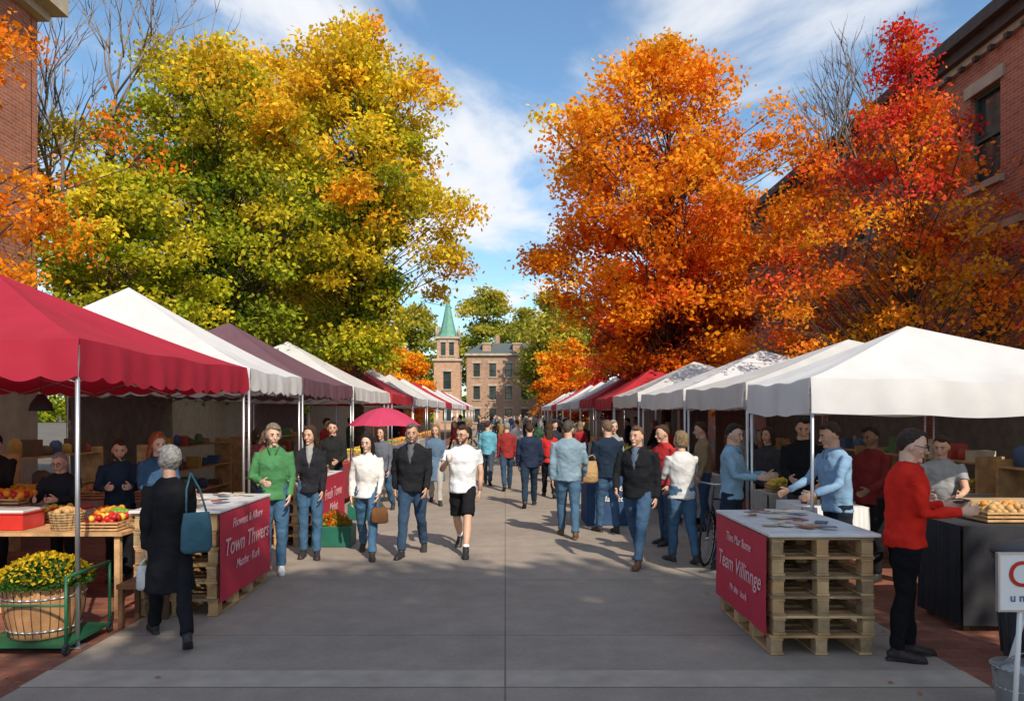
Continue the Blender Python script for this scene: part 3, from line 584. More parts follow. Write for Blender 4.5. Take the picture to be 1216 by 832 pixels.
# ------------------------------------------------------------ tents
tentm={}
def fab(n,c,tr=.22): 
    if n not in tentm: tentm[n]=mat('canopy_'+n,c,rough=.75,var=.07,scale=2.5,bump=.35,bscale=4,transl=tr)
    return tentm[n]
def tent(x0,x1,y0,y1,eave,val,peak,m,px=None,py=None,scal=False,back=None,street=1,seed=0):
    e=empty('market_tent'); cx=(x0+x1)/2 if px is None else px; cy=(y0+y1)/2 if py is None else py
    b=B(); K=12; rr=random.Random(seed+int(y0*10)); cor=[(x0,y0),(x1,y0),(x1,y1),(x0,y1)]
    for s_ in range(4):
        A=cor[s_];C=cor[(s_+1)%4]; vs=[];fs=[]; nt_=20; ph_=rr.uniform(0,6)
        for k in range(K+1):
            q=k/K
            for j in range(nt_+1):
                t_=j/nt_; ex=lerp(A[0],C[0],t_); ey=lerp(A[1],C[1],t_); ed=math.sin(math.pi*t_)
                z=eave+(peak-eave)*(1-q)**1.12-.07*math.sin(math.pi*q)*ed-.035*ed*q
                z+=.014*math.sin(t_*17+ph_+q*3)*q*ed+.012*math.sin(t_*31+ph_*2-q*5)*(1-q)*q*3*ed
                vs.append((lerp(cx,ex,q),lerp(cy,ey,q),z))
        for k in range(K):
            for j in range(nt_):
                a=k*(nt_+1)+j; fs.append((a,a+nt_+1,a+nt_+2,a+1))
        b.add(vs,fs,m,True)
        ln=math.hypot(C[0]-A[0],C[1]-A[1]); ns=max(8,int(ln/.30)); per=8; nn=ns*per; top=vs[K*(nt_+1):]
        nx,ny=(C[1]-A[1])/ln,-(C[0]-A[0])/ln; v2=[];f2=[]
        for j in range(nn+1):
            t_=j/nn; ex=lerp(A[0],C[0],t_); ey=lerp(A[1],C[1],t_); zt=float(np.interp(t_,[i/nt_ for i in range(nt_+1)],[v_[2] for v_ in top]))
            dr=val-(.045*(1-abs(math.sin(math.pi*t_*ns))) if scal else 0)
            wv=.018*math.sin(t_*ln*7+s_+ph_)+.011*math.sin(t_*ln*17+ph_)
            v2+= [(ex+nx*.004,ey+ny*.004,zt+.002),(ex+nx*(.02+wv*.5),ey+ny*(.02+wv*.5),zt-dr*.5),(ex+nx*(.015+wv),ey+ny*(.015+wv),zt-dr)]
        for j in range(nn):
            for k in range(2): a=j*3+k; f2.append((a,a+1,a+4,a+3))
        b.add(v2,f2,m,True)
    b.obj('canopy',parent=e)
    b=B()
    for (x,y) in cor:
        xi=x+(.03 if x==x0 else -.03); yi=y+(.03 if y==y0 else -.03)
        b.tube([(xi,yi,.012),(xi,yi,eave-.05)],.019,metal,n=8); b.box(xi-.06,xi+.06,yi-.06,yi+.06,.012,.022,metal)
        b.tube([(xi,yi,eave-.06),(cx,cy,peak-.10)],.011,metal,n=5)
    for (A,C) in ((0,1),(1,2),(2,3),(3,0)):
        a=V(*cor[A],eave-.07);c=V(*cor[C],eave-.07); i=lambda p_: V(p_[0]+(cx-p_[0])*.02,p_[1]+(cy-p_[1])*.02,p_[2])
        a=i(a);c=i(c); n4=4
        for k in range(n4):
            p_=lerp(a,c,k/n4);q_=lerp(a,c,(k+1)/n4); d=V(0,0,-.28)
            b.tube([p_,q_+d],.008,metal,n=4); b.tube([p_+d,q_],.008,metal,n=4)
    b.obj('frame',parent=e)
    if back:
        b=B(); xb=x0+.06 if street>0 else x1-.06; nn=30; vs=[]
        for k in range(nn+1):
            yy_=lerp(y0+.08,y1-.08,k/nn); o_=.03*math.sin(k*1.1)+.015*math.sin(k*2.7)
            vs+= [(xb+o_,yy_,.05),(xb+o_*.3,yy_,eave-.05)]
        b.add(vs,[(2*k,2*k+2,2*k+3,2*k+1) for k in range(nn)],back,True); b.obj('back_wall',parent=e)
    return e
crim=fab('crimson',(.46,.026,.055),.28); wht=fab('white',(.72,.72,.73),.26); plum=fab('plum',(.17,.09,.115)); redc=fab('red',(.48,.03,.045)); offw=fab('offwhite',(.64,.63,.62),.26)
beige=mat('beige_sidewall',(.42,.37,.30),transl=.2,var=.12)
bdark=mat('grey_sidewall',(.20,.18,.16),transl=.15,var=.2)
tent(-7.45,-3.43,6.1,10.05,2.50,.34,3.40,crim,scal=True,back=beige)
tent(-7.9,-3.43,10.2,12.75,2.50,.30,3.80,wht,scal=True,px=-5.7,back=beige)
tent(-7.5,-3.43,12.9,17.0,2.50,.30,3.68,plum,px=-5.45,scal=True,back=bdark)
tent(-7.7,-3.43,17.2,22.4,2.50,.30,3.74,wht,px=-5.6,py=19.5,back=beige)
tent(-7.7,-3.43,23.1,28.2,2.50,.30,3.8,redc,px=-5.55,back=bdark)
yy_=28.5; i=0
while yy_<72:
    tent(-7.4,-3.43+.02*(yy_-28)*.5,yy_,yy_+4.4,2.5,.3,3.7,[wht,offw,wht,redc][i%4],back=beige); yy_+=4.6; i+=1
tent(2.92,6.5,7.25,9.1,2.24,.34,2.84,wht,px=4.35,py=8.2,back=bdark,street=-1)
tent(2.95,7.0,9.3,12.35,2.28,.30,2.95,offw,px=4.9,back=bdark,street=-1)
tent(2.95,7.0,12.55,16.4,2.30,.30,3.1,wht,px=4.9,back=bdark,street=-1)
tent(2.9,7.0,16.6,20.3,2.35,.30,3.15,offw,px=4.6,back=bdark,street=-1)
tent(2.9,6.8,20.5,24.4,2.35,.32,3.2,redc,px=4.3,back=bdark,street=-1)
yy_=25.1;i=0
while yy_<70:
    tent(2.9,6.8,yy_,yy_+4.3,2.4,.3,3.4,[redc,wht,offw,wht][i%4],px=4.6,back=bdark,street=-1); yy_+=4.5; i+=1
# ------------------------------------------------------------ pallets + banners
banm=mat('red_banner_vinyl',(.50,.025,.06),rough=.55,var=.08,bump=.2,scale=3,bscale=4); pink=mat('banner_print',(.78,.45,.48),rough=.6,var=.03)
def pallet_stand(x0,x1,y0,y1,H,n,topm):
    e=empty('pallet_counter'); b=B(); r=random.Random(int(x0*100)); ph=(H-.03)/n
    wv=[wood,mat('pallet_wood_grey',(.34,.23,.13),rough=.9,var=.4,scale=6,bump=.5),mat('pallet_wood_pale',(.50,.33,.17),rough=.85,var=.3,scale=4,bump=.4)]
    for k in range(n):
        z=.014+k*ph; j=r.uniform(-.015,.015); X0,X1,Y0,Y1=x0+j,x1+j,y0+r.uniform(-.012,.012),y1
        for s_ in range(3):
            w=.1; xx=lerp(X0+w/2,X1-w/2,s_/2); b.box(xx-w/2,xx+w/2,Y0,Y1,z,z+.02,r.choice(wv))
        for ix in range(3):
            for iy in range(4):
                w=.09; xx=lerp(X0+w/2,X1-w/2,ix/2); yy=lerp(Y0+.06,Y1-.06,iy/3); b.box(xx-w/2,xx+w/2,yy-.055,yy+.055,z+.02,z+ph-.042,r.choice(wv))
        for s_ in range(3):
            w=.1; xx=lerp(X0+w/2,X1-w/2,s_/2); b.box(xx-w/2+.002,xx+w/2-.002,Y0+.003,Y1-.003,z+ph-.042,z+ph-.022,r.choice(wv))
        nb=9
        for s_ in range(nb):
            yy=lerp(Y0+.05,Y1-.05,s_/(nb-1)); b.box(X0-.004-r.uniform(0,.006),X1+.004+r.uniform(0,.006),yy-.048,yy+.048,z+ph-.022,z+ph-.002,r.choice(wv))
    b.obj('pallets',parent=e,bevel=.003)
    b=B(); b.box(x0-.04,x1+.04,y0-.04,y1+.04,H-.012,H+.014,topm); b.obj('counter_top',parent=e,bevel=.004)
    r2=random.Random(5); b=B()
    for k in range(22):
        cx=r2.uniform(x0+.1,x1-.1); cy=r2.uniform(y0+.1,y1-.1); a=r2.uniform(-.6,.6); s_=r2.choice([(.05,.075),(.06,.04),(.035,.035)]); nm,cl=[('leaflet_cream',(.6,.55,.45)),('leaflet_rust',(.3,.10,.05)),('leaflet_cream',(.6,.55,.45)),('leaflet_slate',(.12,.15,.22)),('leaflet_tan',(.4,.3,.18))][k%5]; m=mat(nm,cl)
        b.obox((cx,cy,H+.018+k*.0015),V(math.cos(a),math.sin(a),0)*s_[0],V(-math.sin(a),math.cos(a),0)*s_[1],V(0,0,.002),m)
    b.obj('leaflets',parent=e)
    return e
def banner(x,y0,y1,z0,z1,facing,lines,m=banm,tm_=pink,kind='market_banner'):
    e=empty(kind); b=B(); nn=16; vs=[]
    for k in range(nn+1):
        y=lerp(y0,y1,k/nn)
        for j in range(5):
            z=lerp(z0,z1,j/4); vs.append((x+facing*(.006+.006*math.sin(k*.9+j)*(1-j/4)),y,z))
    b.add(vs,[(k*5+j,(k+1)*5+j,(k+1)*5+j+1,k*5+j+1) for k in range(nn) for j in range(4)],m,True); b.obj('banner_cloth',parent=e)
    for body,zf,sz in lines: text(body,(x+facing*.016,(y0+y1)/2,z0+(z1-z0)*zf),(90,0,90 if facing>0 else -90),sz,tm_,e)
    return e
ct=mat('counter_print_top',(.62,.62,.62),rough=.35,var=.15,scale=4)
pallet_stand(2.08,2.87,5.9,7.3,.95,6,ct)
banner(2.05,5.93,7.34,.16,.93,-1,[('Thvs Mar llome',.76,.11),('Team Villinnge',.42,.2),('Mr slte · kork',.2,.085)])
pallet_stand(-3.45,-2.68,7.05,8.5,.98,6,ct)
banner(-2.65,7.02,8.52,.14,.96,1,[('Fhowent & Alkerv',.80,.12),('Town Thwers',.50,.23),('Masthe · Kurk',.30,.12)])
pallet_stand(-3.3,-2.66,10.75,12.3,.95,6,ct)
banner(-2.625,10.7,12.35,.12,.97,1,[('Fresh Tovne',.6,.22),('Mirket',.35,.2)])
bl=mat('blue_banner',(.03,.07,.16)); b=B(); e=empty('counter_stand'); b.box(1.36,2.2,12.7,13.6,.014,.9,bl); b.box(1.32,2.24,12.66,13.64,.9,.93,woodl); b.obj('counter',parent=e,bevel=.005)
text('Thowen',(1.78,12.69,.6),(90,0,0),.17,white,e); text('Market',(1.78,12.69,.42),(90,0,0),.13,white,e)
# ------------------------------------------------------------ stall furniture/goods
fr=[mat('fruit_orange',(.7,.25,.02),rough=.45,var=.1),mat('fruit_red',(.45,.02,.015),rough=.35),mat('fruit_yellow',(.7,.5,.05),rough=.45),mat('fruit_green',(.15,.28,.03),rough=.4),mat('squash_tan',(.5,.3,.12),rough=.6)]
def table(name,x0,x1,y0,y1,h,topm,clothm=None,drop=0):
    b=B(); b.box(x0,x1,y0,y1,h-.03,h,topm)
    for x in (x0+.06,x1-.06):
        for y in (y0+.06,y1-.06): b.box(x-.025,x+.025,y-.025,y+.025,.01,h-.031,topm)
        b.box(x-.02,x+.02,y0+.086,y1-.086,.25,.29,topm)
    if clothm:
        n=40
        for (ax,c,a0,a1) in (('x',x0-.012,y0,y1),('x',x1+.012,y0,y1),('y',y0-.012,x0,x1)):
            vs=[]
            for k in range(n+1):
                t_=lerp(a0,a1,k/n); w=.018*math.sin(k*1.3)+.01*math.sin(k*2.9); sg=-1 if c in (x0-.012,y0-.012) else 1
                for z,f in ((h+.004,0),(h-drop,1)): vs.append((c+sg*(.004+abs(w)*f),t_,z) if ax=='x' else (t_,c+sg*(.004+abs(w)*f),z))
            b.add(vs,[(2*k,2*k+2,2*k+3,2*k+1) for k in range(n)],clothm,True)
        b.box(x0-.012,x1+.012,y0-.012,y1,h+.001,h+.005,clothm)
    return b.obj(name,bevel=0)
def crate(x,y,z,w,d,h,fi,seed,name='fruit_crate'):
    r=random.Random(seed); b=B()
    for k in range(3):
        zz=z+.01+k*h/3
        b.box(x-w/2,x+w/2,y-d/2,y-d/2+.012,zz,zz+h/3-.015,woodl); b.box(x-w/2,x+w/2,y+d/2-.012,y+d/2,zz,zz+h/3-.015,woodl)
        b.box(x-w/2,x-w/2+.012,y-d/2+.013,y+d/2-.013,zz,zz+h/3-.015,woodl); b.box(x+w/2-.012,x+w/2,y-d/2+.013,y+d/2-.013,zz,zz+h/3-.015,woodl)
    b.box(x-w/2+.013,x+w/2-.013,y-d/2+.013,y+d/2-.013,z+.002,z+.012,woodl)
    s_=.036
    for i in range(int(w/.07)):
        for j in range(int(d/.07)):
            for l in range(2):
                m=fr[fi] if r.random()<.8 else fr[(fi+1)%5]
                b.ball((x-w/2+.05+i*.07+r.uniform(-.01,.01)+l*.03,y-d/2+.05+j*.07+r.uniform(-.01,.01),z+h*.85+l*.045+r.uniform(-.01,.015)),s_*r.uniform(.85,1.1),m,8,6)
    return b.obj(name)
def basket(x,y,z,R,h,fi,seed):
    b=B(); wk=mat('wicker',(.42,.27,.13),var=.4,scale=30,bump=.6)
    for k in range(7):
        rr=lerp(R*.8,R,k/6); b.ring((x,y,z+.012+k*h/7),rr,.013,wk,'z',18)
    for k in range(16):
        a=k*math.pi/8; b.tube([(x+R*.8*math.cos(a),y+R*.8*math.sin(a),z+.003),(x+R*1.02*math.cos(a),y+R*1.02*math.sin(a),z+h)],.008,wk,n=4)
    r=random.Random(seed)
    for k in range(22):
        a=r.uniform(0,6.28); q=r.uniform(0,R*.75); b.ball((x+q*math.cos(a),y+q*math.sin(a),z+h*.9+(R-q)*.25),.034,fr[fi],8,6)
    return b.obj('wicker_basket')
def tub(x,y,z,w,d,h,m,lid=None):
    b=B(); b.box(x-w/2,x+w/2,y-d/2,y+d/2,z+.001,z+h,m); b.box(x-w/2-.012,x+w/2+.012,y-d/2-.012,y+d/2+.012,z+h,z+h+.012,m)
    if lid: b.box(x-w/2-.005,x+w/2+.005,y-d/2-.005,y+d/2+.005,z+h+.012,z+h+.04,lid)
    return b.obj('plastic_tub',bevel=.006)
def jars(x0,x1,y,z,n,seed):
    r=random.Random(seed); b=B()
    for k in range(n):
        x=lerp(x0,x1,(k+.5)/n); yy=y+r.uniform(-.04,.04); h=r.uniform(.10,.16); m=mat('jam_%d'%(k%4),[(.3,.03,.02),(.5,.22,.03),(.2,.1,.04),(.4,.35,.1)][k%4],rough=.15,spec=.6)
        b.tube([(x,yy,z+.001),(x,yy,z+h*.75),(x,yy,z+h*.85)],[.035,.035,.027],m,n=12); b.tube([(x,yy,z+h*.85),(x,yy,z+h)],.03,[white,woodd,metal][k%3],n=12)
    return b.obj('jars')
redp=mat('red_plastic',(.5,.03,.02),rough=.35); clr=mat('clear_lid',(.6,.62,.63),rough=.15); bluep=mat('blue_plastic',(.08,.2,.35),rough=.4); greenp=mat('green_plastic',(.02,.13,.09),rough=.5)
table('stall_table',-6.9,-3.52,6.95,7.85,.80,woodl)
tub(-4.72,7.25,.80,.42,.34,.15,redp,clr); tub(-5.20,7.25,.80,.42,.34,.13,bluep,clr); tub(-4.35,7.62,.80,.3,.25,.12,clr,redp); tub(-5.9,7.3,.8,.5,.34,.16,clr,clr)
basket(-4.15,7.18,.80,.15,.17,4,1); basket(-3.85,7.55,.80,.13,.12,3,2)
crate(-5.1,7.68,.95,.5,.28,.10,0,4); b=B(); b.box(-5.45,-4.75,7.5,7.84,.802,.95,woodl); b.obj('wooden_riser')
crate(-3.76,7.16,.802,.34,.3,.09,1,71); crate(-4.58,7.68,.802,.34,.25,.1,2,7); jars(-6.7,-5.5,7.6,.8,9,4); crate(-5.55,7.2,.802,.24,.4,.1,3,72)
crate(-4.05,7.65,.802,.22,.28,.09,0,73)
for i in range(3): crate(-6.2+i*.75,7.35,.012,.6,.45,.3,i+1,80+i)
table('stall_table',-7.0,-3.6,8.95,9.6,.85,woodd,mat('table_linen',(.35,.30,.24)),.35)
for i in range(7): crate(-6.8+i*.46,9.28,.86,.4,.3,.1,i%5,20+i)
b=B(); b.box(-3.4,-3.08,6.62,6.98,.36,.40,woodd)
for x in (-3.37,-3.11):
    for y in (6.65,6.95): b.box(x-.02,x+.02,y-.02,y+.02,.014,.359,woodd)
b.obj('wooden_stool')
for i,(y0,y1) in enumerate([(10.5,12.5),(13.3,16.6),(17.6,22.0),(23.5,27.8),(29,32.5),(33.5,37)]):
    if i: table('stall_table',-3.95,-3.3,y0+.2,y1,.85,woodl,mat('table_linen_%d'%i,[(.3,.3,.32),(.35,.05,.06),(.45,.42,.38),(.1,.12,.2),(.4,.4,.4),(.3,.05,.05)][i]),.7)
    for k in range(int((y1-y0)/.5)):
        if i or k<3: crate(-3.62 if i else -3.0,y0+.5+k*.5 if i else 10.95+k*.42,.86 if i else .97,.42,.34,.12,(k+i)%5,60+i*9+k)
for i,(y0,y1) in enumerate([(12.7,16.2),(16.8,20.1),(20.8,24.2),(25.4,29),(30,33.5)]):
    table('stall_table',2.95,3.65,y0,y1,.85,woodl,mat('table_linen_r%d'%i,[(.4,.4,.42),(.12,.14,.2),(.35,.05,.06),(.45,.42,.38),(.3,.3,.3)][i]),.7)
    for k in range(int((y1-y0)/.55)): crate(3.25,y0+.35+k*.55,.86,.42,.34,.12,(k+i+2)%5,160+i*9+k)
def shelf(x,y0,y1,facing,seed,rows=(.35,.8,1.25)):
    r=random.Random(seed); b=B(); d=.35; x0,x1=(x,x+d) if facing>0 else (x-d,x)
    for z in rows: b.box(x0,x1,y0,y1,z,z+.025,woodl)
    for y in (y0-.04,y1): b.box(x0,x1,y,y+.038,.012,rows[-1]+.1,woodl)
    for z in [q+.025 for q in rows]:
        y=y0+.05
        while y<y1-.2:
            w=r.uniform(.08,.3); h=r.uniform(.08,.28); c=r.choice([(.34,.24,.14),(.4,.07,.05),(.10,.2,.09),(.5,.45,.35),(.07,.11,.22),(.45,.27,.06),(.14,.08,.05)])
            m=cmat('goods',c,rough=.6)
            k=r.random()
            if k<.35: b.box(x0+r.uniform(.03,.08),x1-.05,y,y+w*.85,z+.001,z+h,m)
            elif k<.75: b.tube([(x0+d/2,y+w/2,z+.001),(x0+d/2,y+w/2,z+h*.8),(x0+d/2,y+w/2,z+h)],[w*.42,w*.42,w*.2],m,n=10)
            y+=w+r.uniform(.01,.12)
    return b.obj('goods_shelf')
shelf(-7.25,6.6,9.6,1,1,(.35,.8)); shelf(-7.0,10.4,12.5,1,2); shelf(-6.4,13.2,16.7,1,3); shelf(-6.4,17.6,22,1,4); shelf(6.3,9.6,12.2,-1,5); shelf(6.3,12.9,16.2,-1,6); shelf(6.2,16.9,20.2,-1,7); shelf(6.2,7.4,9.0,-1,8,(.8,1.25))
table('stall_table',3.95,6.6,6.55,7.2,.92,woodd,dark,.85)
crate(4.5,6.85,.93,.5,.35,.1,4,301,'bread_crate'); 
bread=mat('bread_crust',(.4,.2,.07),rough=.7,var=.3,scale=15)
b=B(); r=random.Random(3)
for k in range(16): b.ball((4.9+.19*(k%8),6.72+.22*(k//8),.975),(.085,.06,.045),bread,10,7)
b.obj('bread_loaves')
b=B()
for i in range(3): b.box(4.3+i*.7,4.9+i*.7,7.0,7.18,.926,1.10+.04*(i%2),mat('cardboard',(.4,.27,.15),rough=.85))
b.obj('cardboard_boxes',bevel=.004)
table('stall_table',3.3,6.3,9.5,10.1,.88,woodl,mat('table_linen_x',(.4,.38,.34)),.5)
for i in range(6): crate(3.6+i*.46,9.8,.89,.4,.3,.1,(i+2)%5,320+i)
table('stall_table',3.2,3.9,8.15,8.9,.88,woodl,white,.3)
jars(3.3,3.8,8.5,.89,5,9)
e=empty('flower_planter'); b=B(); c=(-3.78,6.22)
b.tube([(*c,.10),(*c,.12),(*c,.30),(*c,.50),(*c,.52)],[.24,.25,.29,.305,.30],mat('barrel_wood',(.42,.22,.10),var=.3,scale=4,bump=.3),n=28)
for z,rr in ((.17,.267),(.43,.303)): b.ring((*c,z),rr,.008,metal,'z',28)
for k in range(28):
    a=2*math.pi*k/28; b.tube([(c[0]+.252*math.cos(a),c[1]+.252*math.sin(a),.12),(c[0]+.293*math.cos(a),c[1]+.293*math.sin(a),.30),(c[0]+.307*math.cos(a),c[1]+.307*math.sin(a),.5)],.0035,woodd,n=4)
b.obj('wooden_tub',parent=e)
r=np.random.default_rng(2); n=3200; a=r.uniform(0,6.28,n); q=r.uniform(0,1,n)**.5*.37; z=.52+r.uniform(0,1,n)*.20*(1-(q/.40)**2)
leaves('stems_and_leaves',np.stack([c[0]+q*np.cos(a),c[1]+q*np.sin(a),z],1),.045,np.tile((.05,.12,.02),(n,1))*r.uniform(.6,1.4,(n,1)),lm,5,parent=e)
n=900; a=r.uniform(0,6.28,n); q=r.uniform(0,1,n)**.5*.37; z=.54+.19*(1-(q/.40)**2)+r.uniform(-.01,.03,n)
leaves('yellow_blossoms',np.stack([c[0]+q*np.cos(a),c[1]+q*np.sin(a),z],1),.035,np.tile((.75,.52,.02),(n,1))*r.uniform(.7,1.1,(n,1)),lm,6,parent=e)
b=B(); g=mat('green_metal',(.015,.10,.05),rough=.4); x0,x1,y0,y1=-4.15,-3.42,5.9,6.55
for (x,y) in ((x0,y0),(x1,y0),(x0,y1),(x1,y1)): b.tube([(x,y,.07),(x,y,.62 if x==x1 else .4)],.014,g,n=6); b.ring((x,y,.06),.035,.014,dark,'x',12)
b.box(x0,x1,y0,y1,.07,.095,g); b.tube([(x1,y0,.62),(x1,y1,.62)],.014,g,n=6); b.tube([(x0,y0,.4),(x1,y0,.4)],.010,g,n=6)
b.obj('plant_trolley')
for (x,y) in ((-2.45,9.9),(-2.5,12.6)):
    b=B(); b.box(x-.28,x+.28,y+.75,y+1.15,.014,.3,greenp); b.obj('plastic_crate',bevel=.01)
    n=900; a=r.uniform(0,6.28,n); q=r.uniform(0,1,n)**.5*.26
    leaves('potted_flowers',np.stack([x+q*np.cos(a),y+.95+q*np.sin(a)*.7,.30+r.uniform(0,.22,n)*(1-(q/.3)**2)],1),.05,pal([(0,GRN),(.5,OLV),(.7,RED),(1,ORG)],r.uniform(0,1,n)),lm,8)
b=B(); bg=mat('bin_grey_plastic',(.05,.055,.065),rough=.5,var=.1); bx,by=3.98,5.55
b.tube([(bx,by,.06),(bx,by,.10),(bx,by,.80),(bx,by,.84),(bx,by,.86)],[(.27,.27),(.28,.28),(.34,.34),(.36,.36),(.35,.35)],bg,n=28)
b.tube([(bx,by,.862),(bx,by,.90),(bx,by,.95)],[.37,.36,.2],bg,n=28)
for k in range(14):
    a=2*math.pi*k/14; b.tube([(bx+.285*math.cos(a),by+.285*math.sin(a),.12),(bx+.338*math.cos(a),by+.338*math.sin(a),.76)],.012,bg,n=5)
for s_ in (-1,1): b.tube([(bx+s_*.2-.02,by-.24,.07),(bx+s_*.2+.02,by-.24,.07)],.055,dark,n=14)
b.obj('trash_can')
b=B(); gal=mat('galvanised_steel',(.42,.44,.46),rough=.35,var=.2,scale=10,metal=.7); bx,by=3.22,4.72
b.tube([(bx,by,.014),(bx,by,.03),(bx,by,.31),(bx,by,.33)],[.125,.13,.165,.17],gal,n=28)
for z,q in ((.08,.139),(.2,.153),(.325,.172)): b.ring((bx,by,z),q,.006,gal,'z',28)
b.tube([(bx-.17,by,.30),(bx-.13,by-.1,.42),(bx,by-.14,.47),(bx+.13,by-.1,.42),(bx+.17,by,.30)],.005,gal,n=5)
b.obj('metal_bucket')
e=empty('market_sign'); b=B(); wp=mat('sign_white_paint',(.78,.78,.78),rough=.4,var=.03); sx0,sx1,sy=2.97,3.52,4.55
b.box(sx0,sx1,sy,sy+.02,.72,1.05,wp); b.box(sx0-.012,sx1+.012,sy-.004,sy+.024,.708,.72,metal); b.box(sx0-.012,sx1+.012,sy-.004,sy+.024,1.05,1.062,metal); b.box(sx0-.012,sx0,sy-.004,sy+.024,.72,1.05,metal); b.box(sx1,sx1+.012,sy-.004,sy+.024,.72,1.05,metal)
b.tube([(sx0+.16,sy+.035,1.0),(sx0+.07,sy-.02,.014)],.015,wp,n=8); b.tube([(sx1-.12,sy+.035,1.0),(sx1-.03,sy-.02,.014)],.015,wp,n=8); b.tube([(3.25,sy+.04,1.0),(3.25,sy+.45,.014)],.014,wp,n=8)
b.obj('board',parent=e)
text('C',(sx0+.045,sy-.003,.86),(90,0,0),.22,redp,e,shear=0,align='LEFT'); text('u n',(sx0+.06,sy-.003,.77),(90,0,0),.07,mat('sign_blue',(.1,.15,.3)),e,shear=0,align='LEFT')
b=B(); rub=mat('tyre_rubber',(.02,.02,.02)); fm=mat('bike_frame_paint',(.04,.05,.06),rough=.3); X=0.
def bt(pts,r_,m): b.tube(pts,r_,m,n=6)
for yy in (9.95,10.98):
    b.ring((X,yy,.345),.33,.017,rub,'x',28); b.ring((X,yy,.345),.31,.007,metal,'x',28); bt([(X-.04,yy,.345),(X+.04,yy,.345)],.02,metal)
    for k in range(16): a=k*math.pi/8; bt([(X,yy,.345),(X,yy+.31*math.cos(a),.345+.31*math.sin(a))],.0018,metal)
bt([(X,10.98,.345),(X,10.52,.30),(X,10.68,.82)],.014,fm); bt([(X,10.98,.345),(X,10.66,.78)],.009,fm); bt([(X,10.52,.30),(X,10.12,.74)],.016,fm); bt([(X,10.66,.76),(X,10.14,.82)],.014,fm); bt([(X,9.95,.345),(X,10.10,.72),(X,10.15,.98)],.013,fm); bt([(X-.27,10.2,1.02),(X,10.15,1.0),(X+.27,10.2,1.02)],.012,metal); b.ball((X,10.7,.86),(.07,.13,.03),dark)
b.ring((X+.03,10.52,.30),.09,.006,metal,'x',16); bt([(X+.05,10.52,.3),(X+.05,10.42,.17)],.01,metal)
b.v=[(v_[0],v_[1]-9.95,v_[2]) for v_ in b.v]
bo=b.obj('bicycle'); bo.location=(2.49,9.42,0); bo.rotation_euler=(0,math.radians(3),math.radians(-30))
b=B(); um=fab('pink',(.6,.06,.14),.3); c=(-2.62,16.4)
n=16; vs=[(c[0],c[1],2.02)]; fs=[]
for k in range(5):
    q=(k+1)/5
    for j in range(n):
        a=2*math.pi*j/n; R_=.80*q*(1 if j%2==0 else .97); vs.append((c[0]+R_*math.cos(a),c[1]+R_*math.sin(a),2.02-.40*q**1.8+(0 if j%2==0 else .02*q)))
for j in range(n): fs.append((0,1+j,1+(j+1)%n))
for k in range(4):
    for j in range(n): fs.append((1+k*n+j,1+(k+1)*n+j,1+(k+1)*n+(j+1)%n,1+k*n+(j+1)%n))
b.add(vs,fs,um,False); b.tube([(*c,.014),(*c,2.08)],.015,metal,n=8); b.tube([(*c,.014),(*c,.06)],.2,dark,n=16); b.obj('parasol')
b=B(); b.tube([(-4.9,8.0,2.35),(-4.9,8.0,2.1)],.004,dark,n=4); b.tube([(-4.9,8.0,2.1),(-4.9,8.0,2.0),(-4.9,8.0,1.92)],[.03,.1,.12],dark,n=14); b.obj('hanging_lamp_shade')
# ------------------------------------------------------------ light / sky
w=bpy.data.worlds.new('World'); S.world=w; w.use_nodes=True; nt=w.node_tree; N=nt.nodes; L=nt.links
bgn=N['Background']; sky=N.new('ShaderNodeTexSky'); sky.sky_type='NISHITA'; sky.sun_disc=False
el=math.radians(40); sxd,syd=.42,-.9075; az=math.atan2(sxd,syd)
sky.sun_elevation=el; sky.sun_rotation=az%(2*math.pi); sky.air_density=1.0; sky.dust_density=.8; sky.ozone_density=1.6
tc=N.new('ShaderNodeTexCoord'); sp=N.new('ShaderNodeSeparateXYZ'); L.new(tc.outputs['Generated'],sp.inputs[0])
mxz=N.new('ShaderNodeMath'); mxz.operation='MAXIMUM'; mxz.inputs[1].default_value=.05; L.new(sp.outputs['Z'],mxz.inputs[0])
dx=N.new('ShaderNodeMath'); dx.operation='DIVIDE'; L.new(sp.outputs['X'],dx.inputs[0]); L.new(mxz.outputs[0],dx.inputs[1])
dy=N.new('ShaderNodeMath'); dy.operation='DIVIDE'; L.new(sp.outputs['Y'],dy.inputs[0]); L.new(mxz.outputs[0],dy.inputs[1])
cb=N.new('ShaderNodeCombineXYZ'); L.new(dx.outputs[0],cb.inputs[0]); L.new(dy.outputs[0],cb.inputs[1])
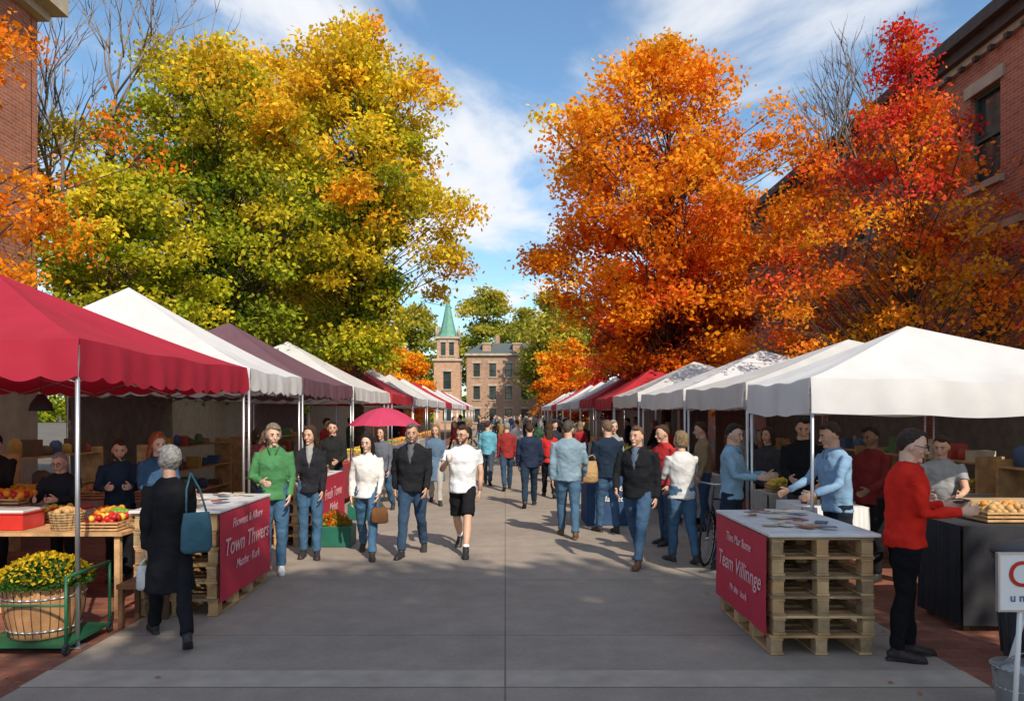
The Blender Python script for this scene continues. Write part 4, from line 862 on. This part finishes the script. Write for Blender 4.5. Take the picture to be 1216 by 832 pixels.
mp=N.new('ShaderNodeMapping'); mp.inputs['Scale'].default_value=(.75,.42,1); mp.inputs['Rotation'].default_value=(0,0,.5); mp.inputs['Location'].default_value=(3.1,1.7,0); L.new(cb.outputs[0],mp.inputs['Vector'])
nz=N.new('ShaderNodeTexNoise'); nz.inputs['Scale'].default_value=1.5; nz.inputs['Detail'].default_value=10; nz.inputs['Roughness'].default_value=.55; nz.inputs['Distortion'].default_value=.35; L.new(mp.outputs[0],nz.inputs['Vector'])
rp=N.new('ShaderNodeMapRange'); rp.inputs['From Min'].default_value=.44; rp.inputs['From Max'].default_value=.64; rp.inputs['To Max'].default_value=.95; rp.interpolation_type='SMOOTHSTEP'; L.new(nz.outputs['Fac'],rp.inputs['Value'])
tn=N.new('ShaderNodeMix'); tn.data_type='RGBA'; tn.blend_type='MULTIPLY'; tn.inputs['Factor'].default_value=1; L.new(sky.outputs[0],tn.inputs['A']); tn.inputs['B'].default_value=(1.0,1.2,1.25,1)
mc=N.new('ShaderNodeMix'); mc.data_type='RGBA'; L.new(rp.outputs[0],mc.inputs['Factor']); L.new(tn.outputs['Result'],mc.inputs['A']); mc.inputs['B'].default_value=(6.4,6.5,6.7,1)
L.new(mc.outputs['Result'],bgn.inputs['Color']); bgn.inputs['Strength'].default_value=.15
sd=bpy.data.lights.new('sun','SUN'); sd.energy=5.0; sd.angle=math.radians(.6); sd.color=(1,.89,.73); so=bpy.data.objects.new('sun',sd); COL.objects.link(so)
ds=Vector((-sxd*math.cos(el),-syd*math.cos(el),-math.sin(el))); so.rotation_euler=ds.to_track_quat('-Z','Y').to_euler(); so.location=(20,-20,30)
S.view_settings.view_transform='Standard'; S.view_settings.look='None'; S.view_settings.exposure=0
cd=bpy.data.cameras.new('camera'); co=bpy.data.objects.new('camera',cd); COL.objects.link(co); co.location=(0,0,1.9); co.rotation_euler=(math.radians(90),0,0)
cd.sensor_width=36; cd.lens=26.64; cd.shift_y=.061; cd.shift_x=.0066; cd.clip_end=2000; cd.clip_start=.1; S.camera=co
print('DONE', len(bpy.data.objects))
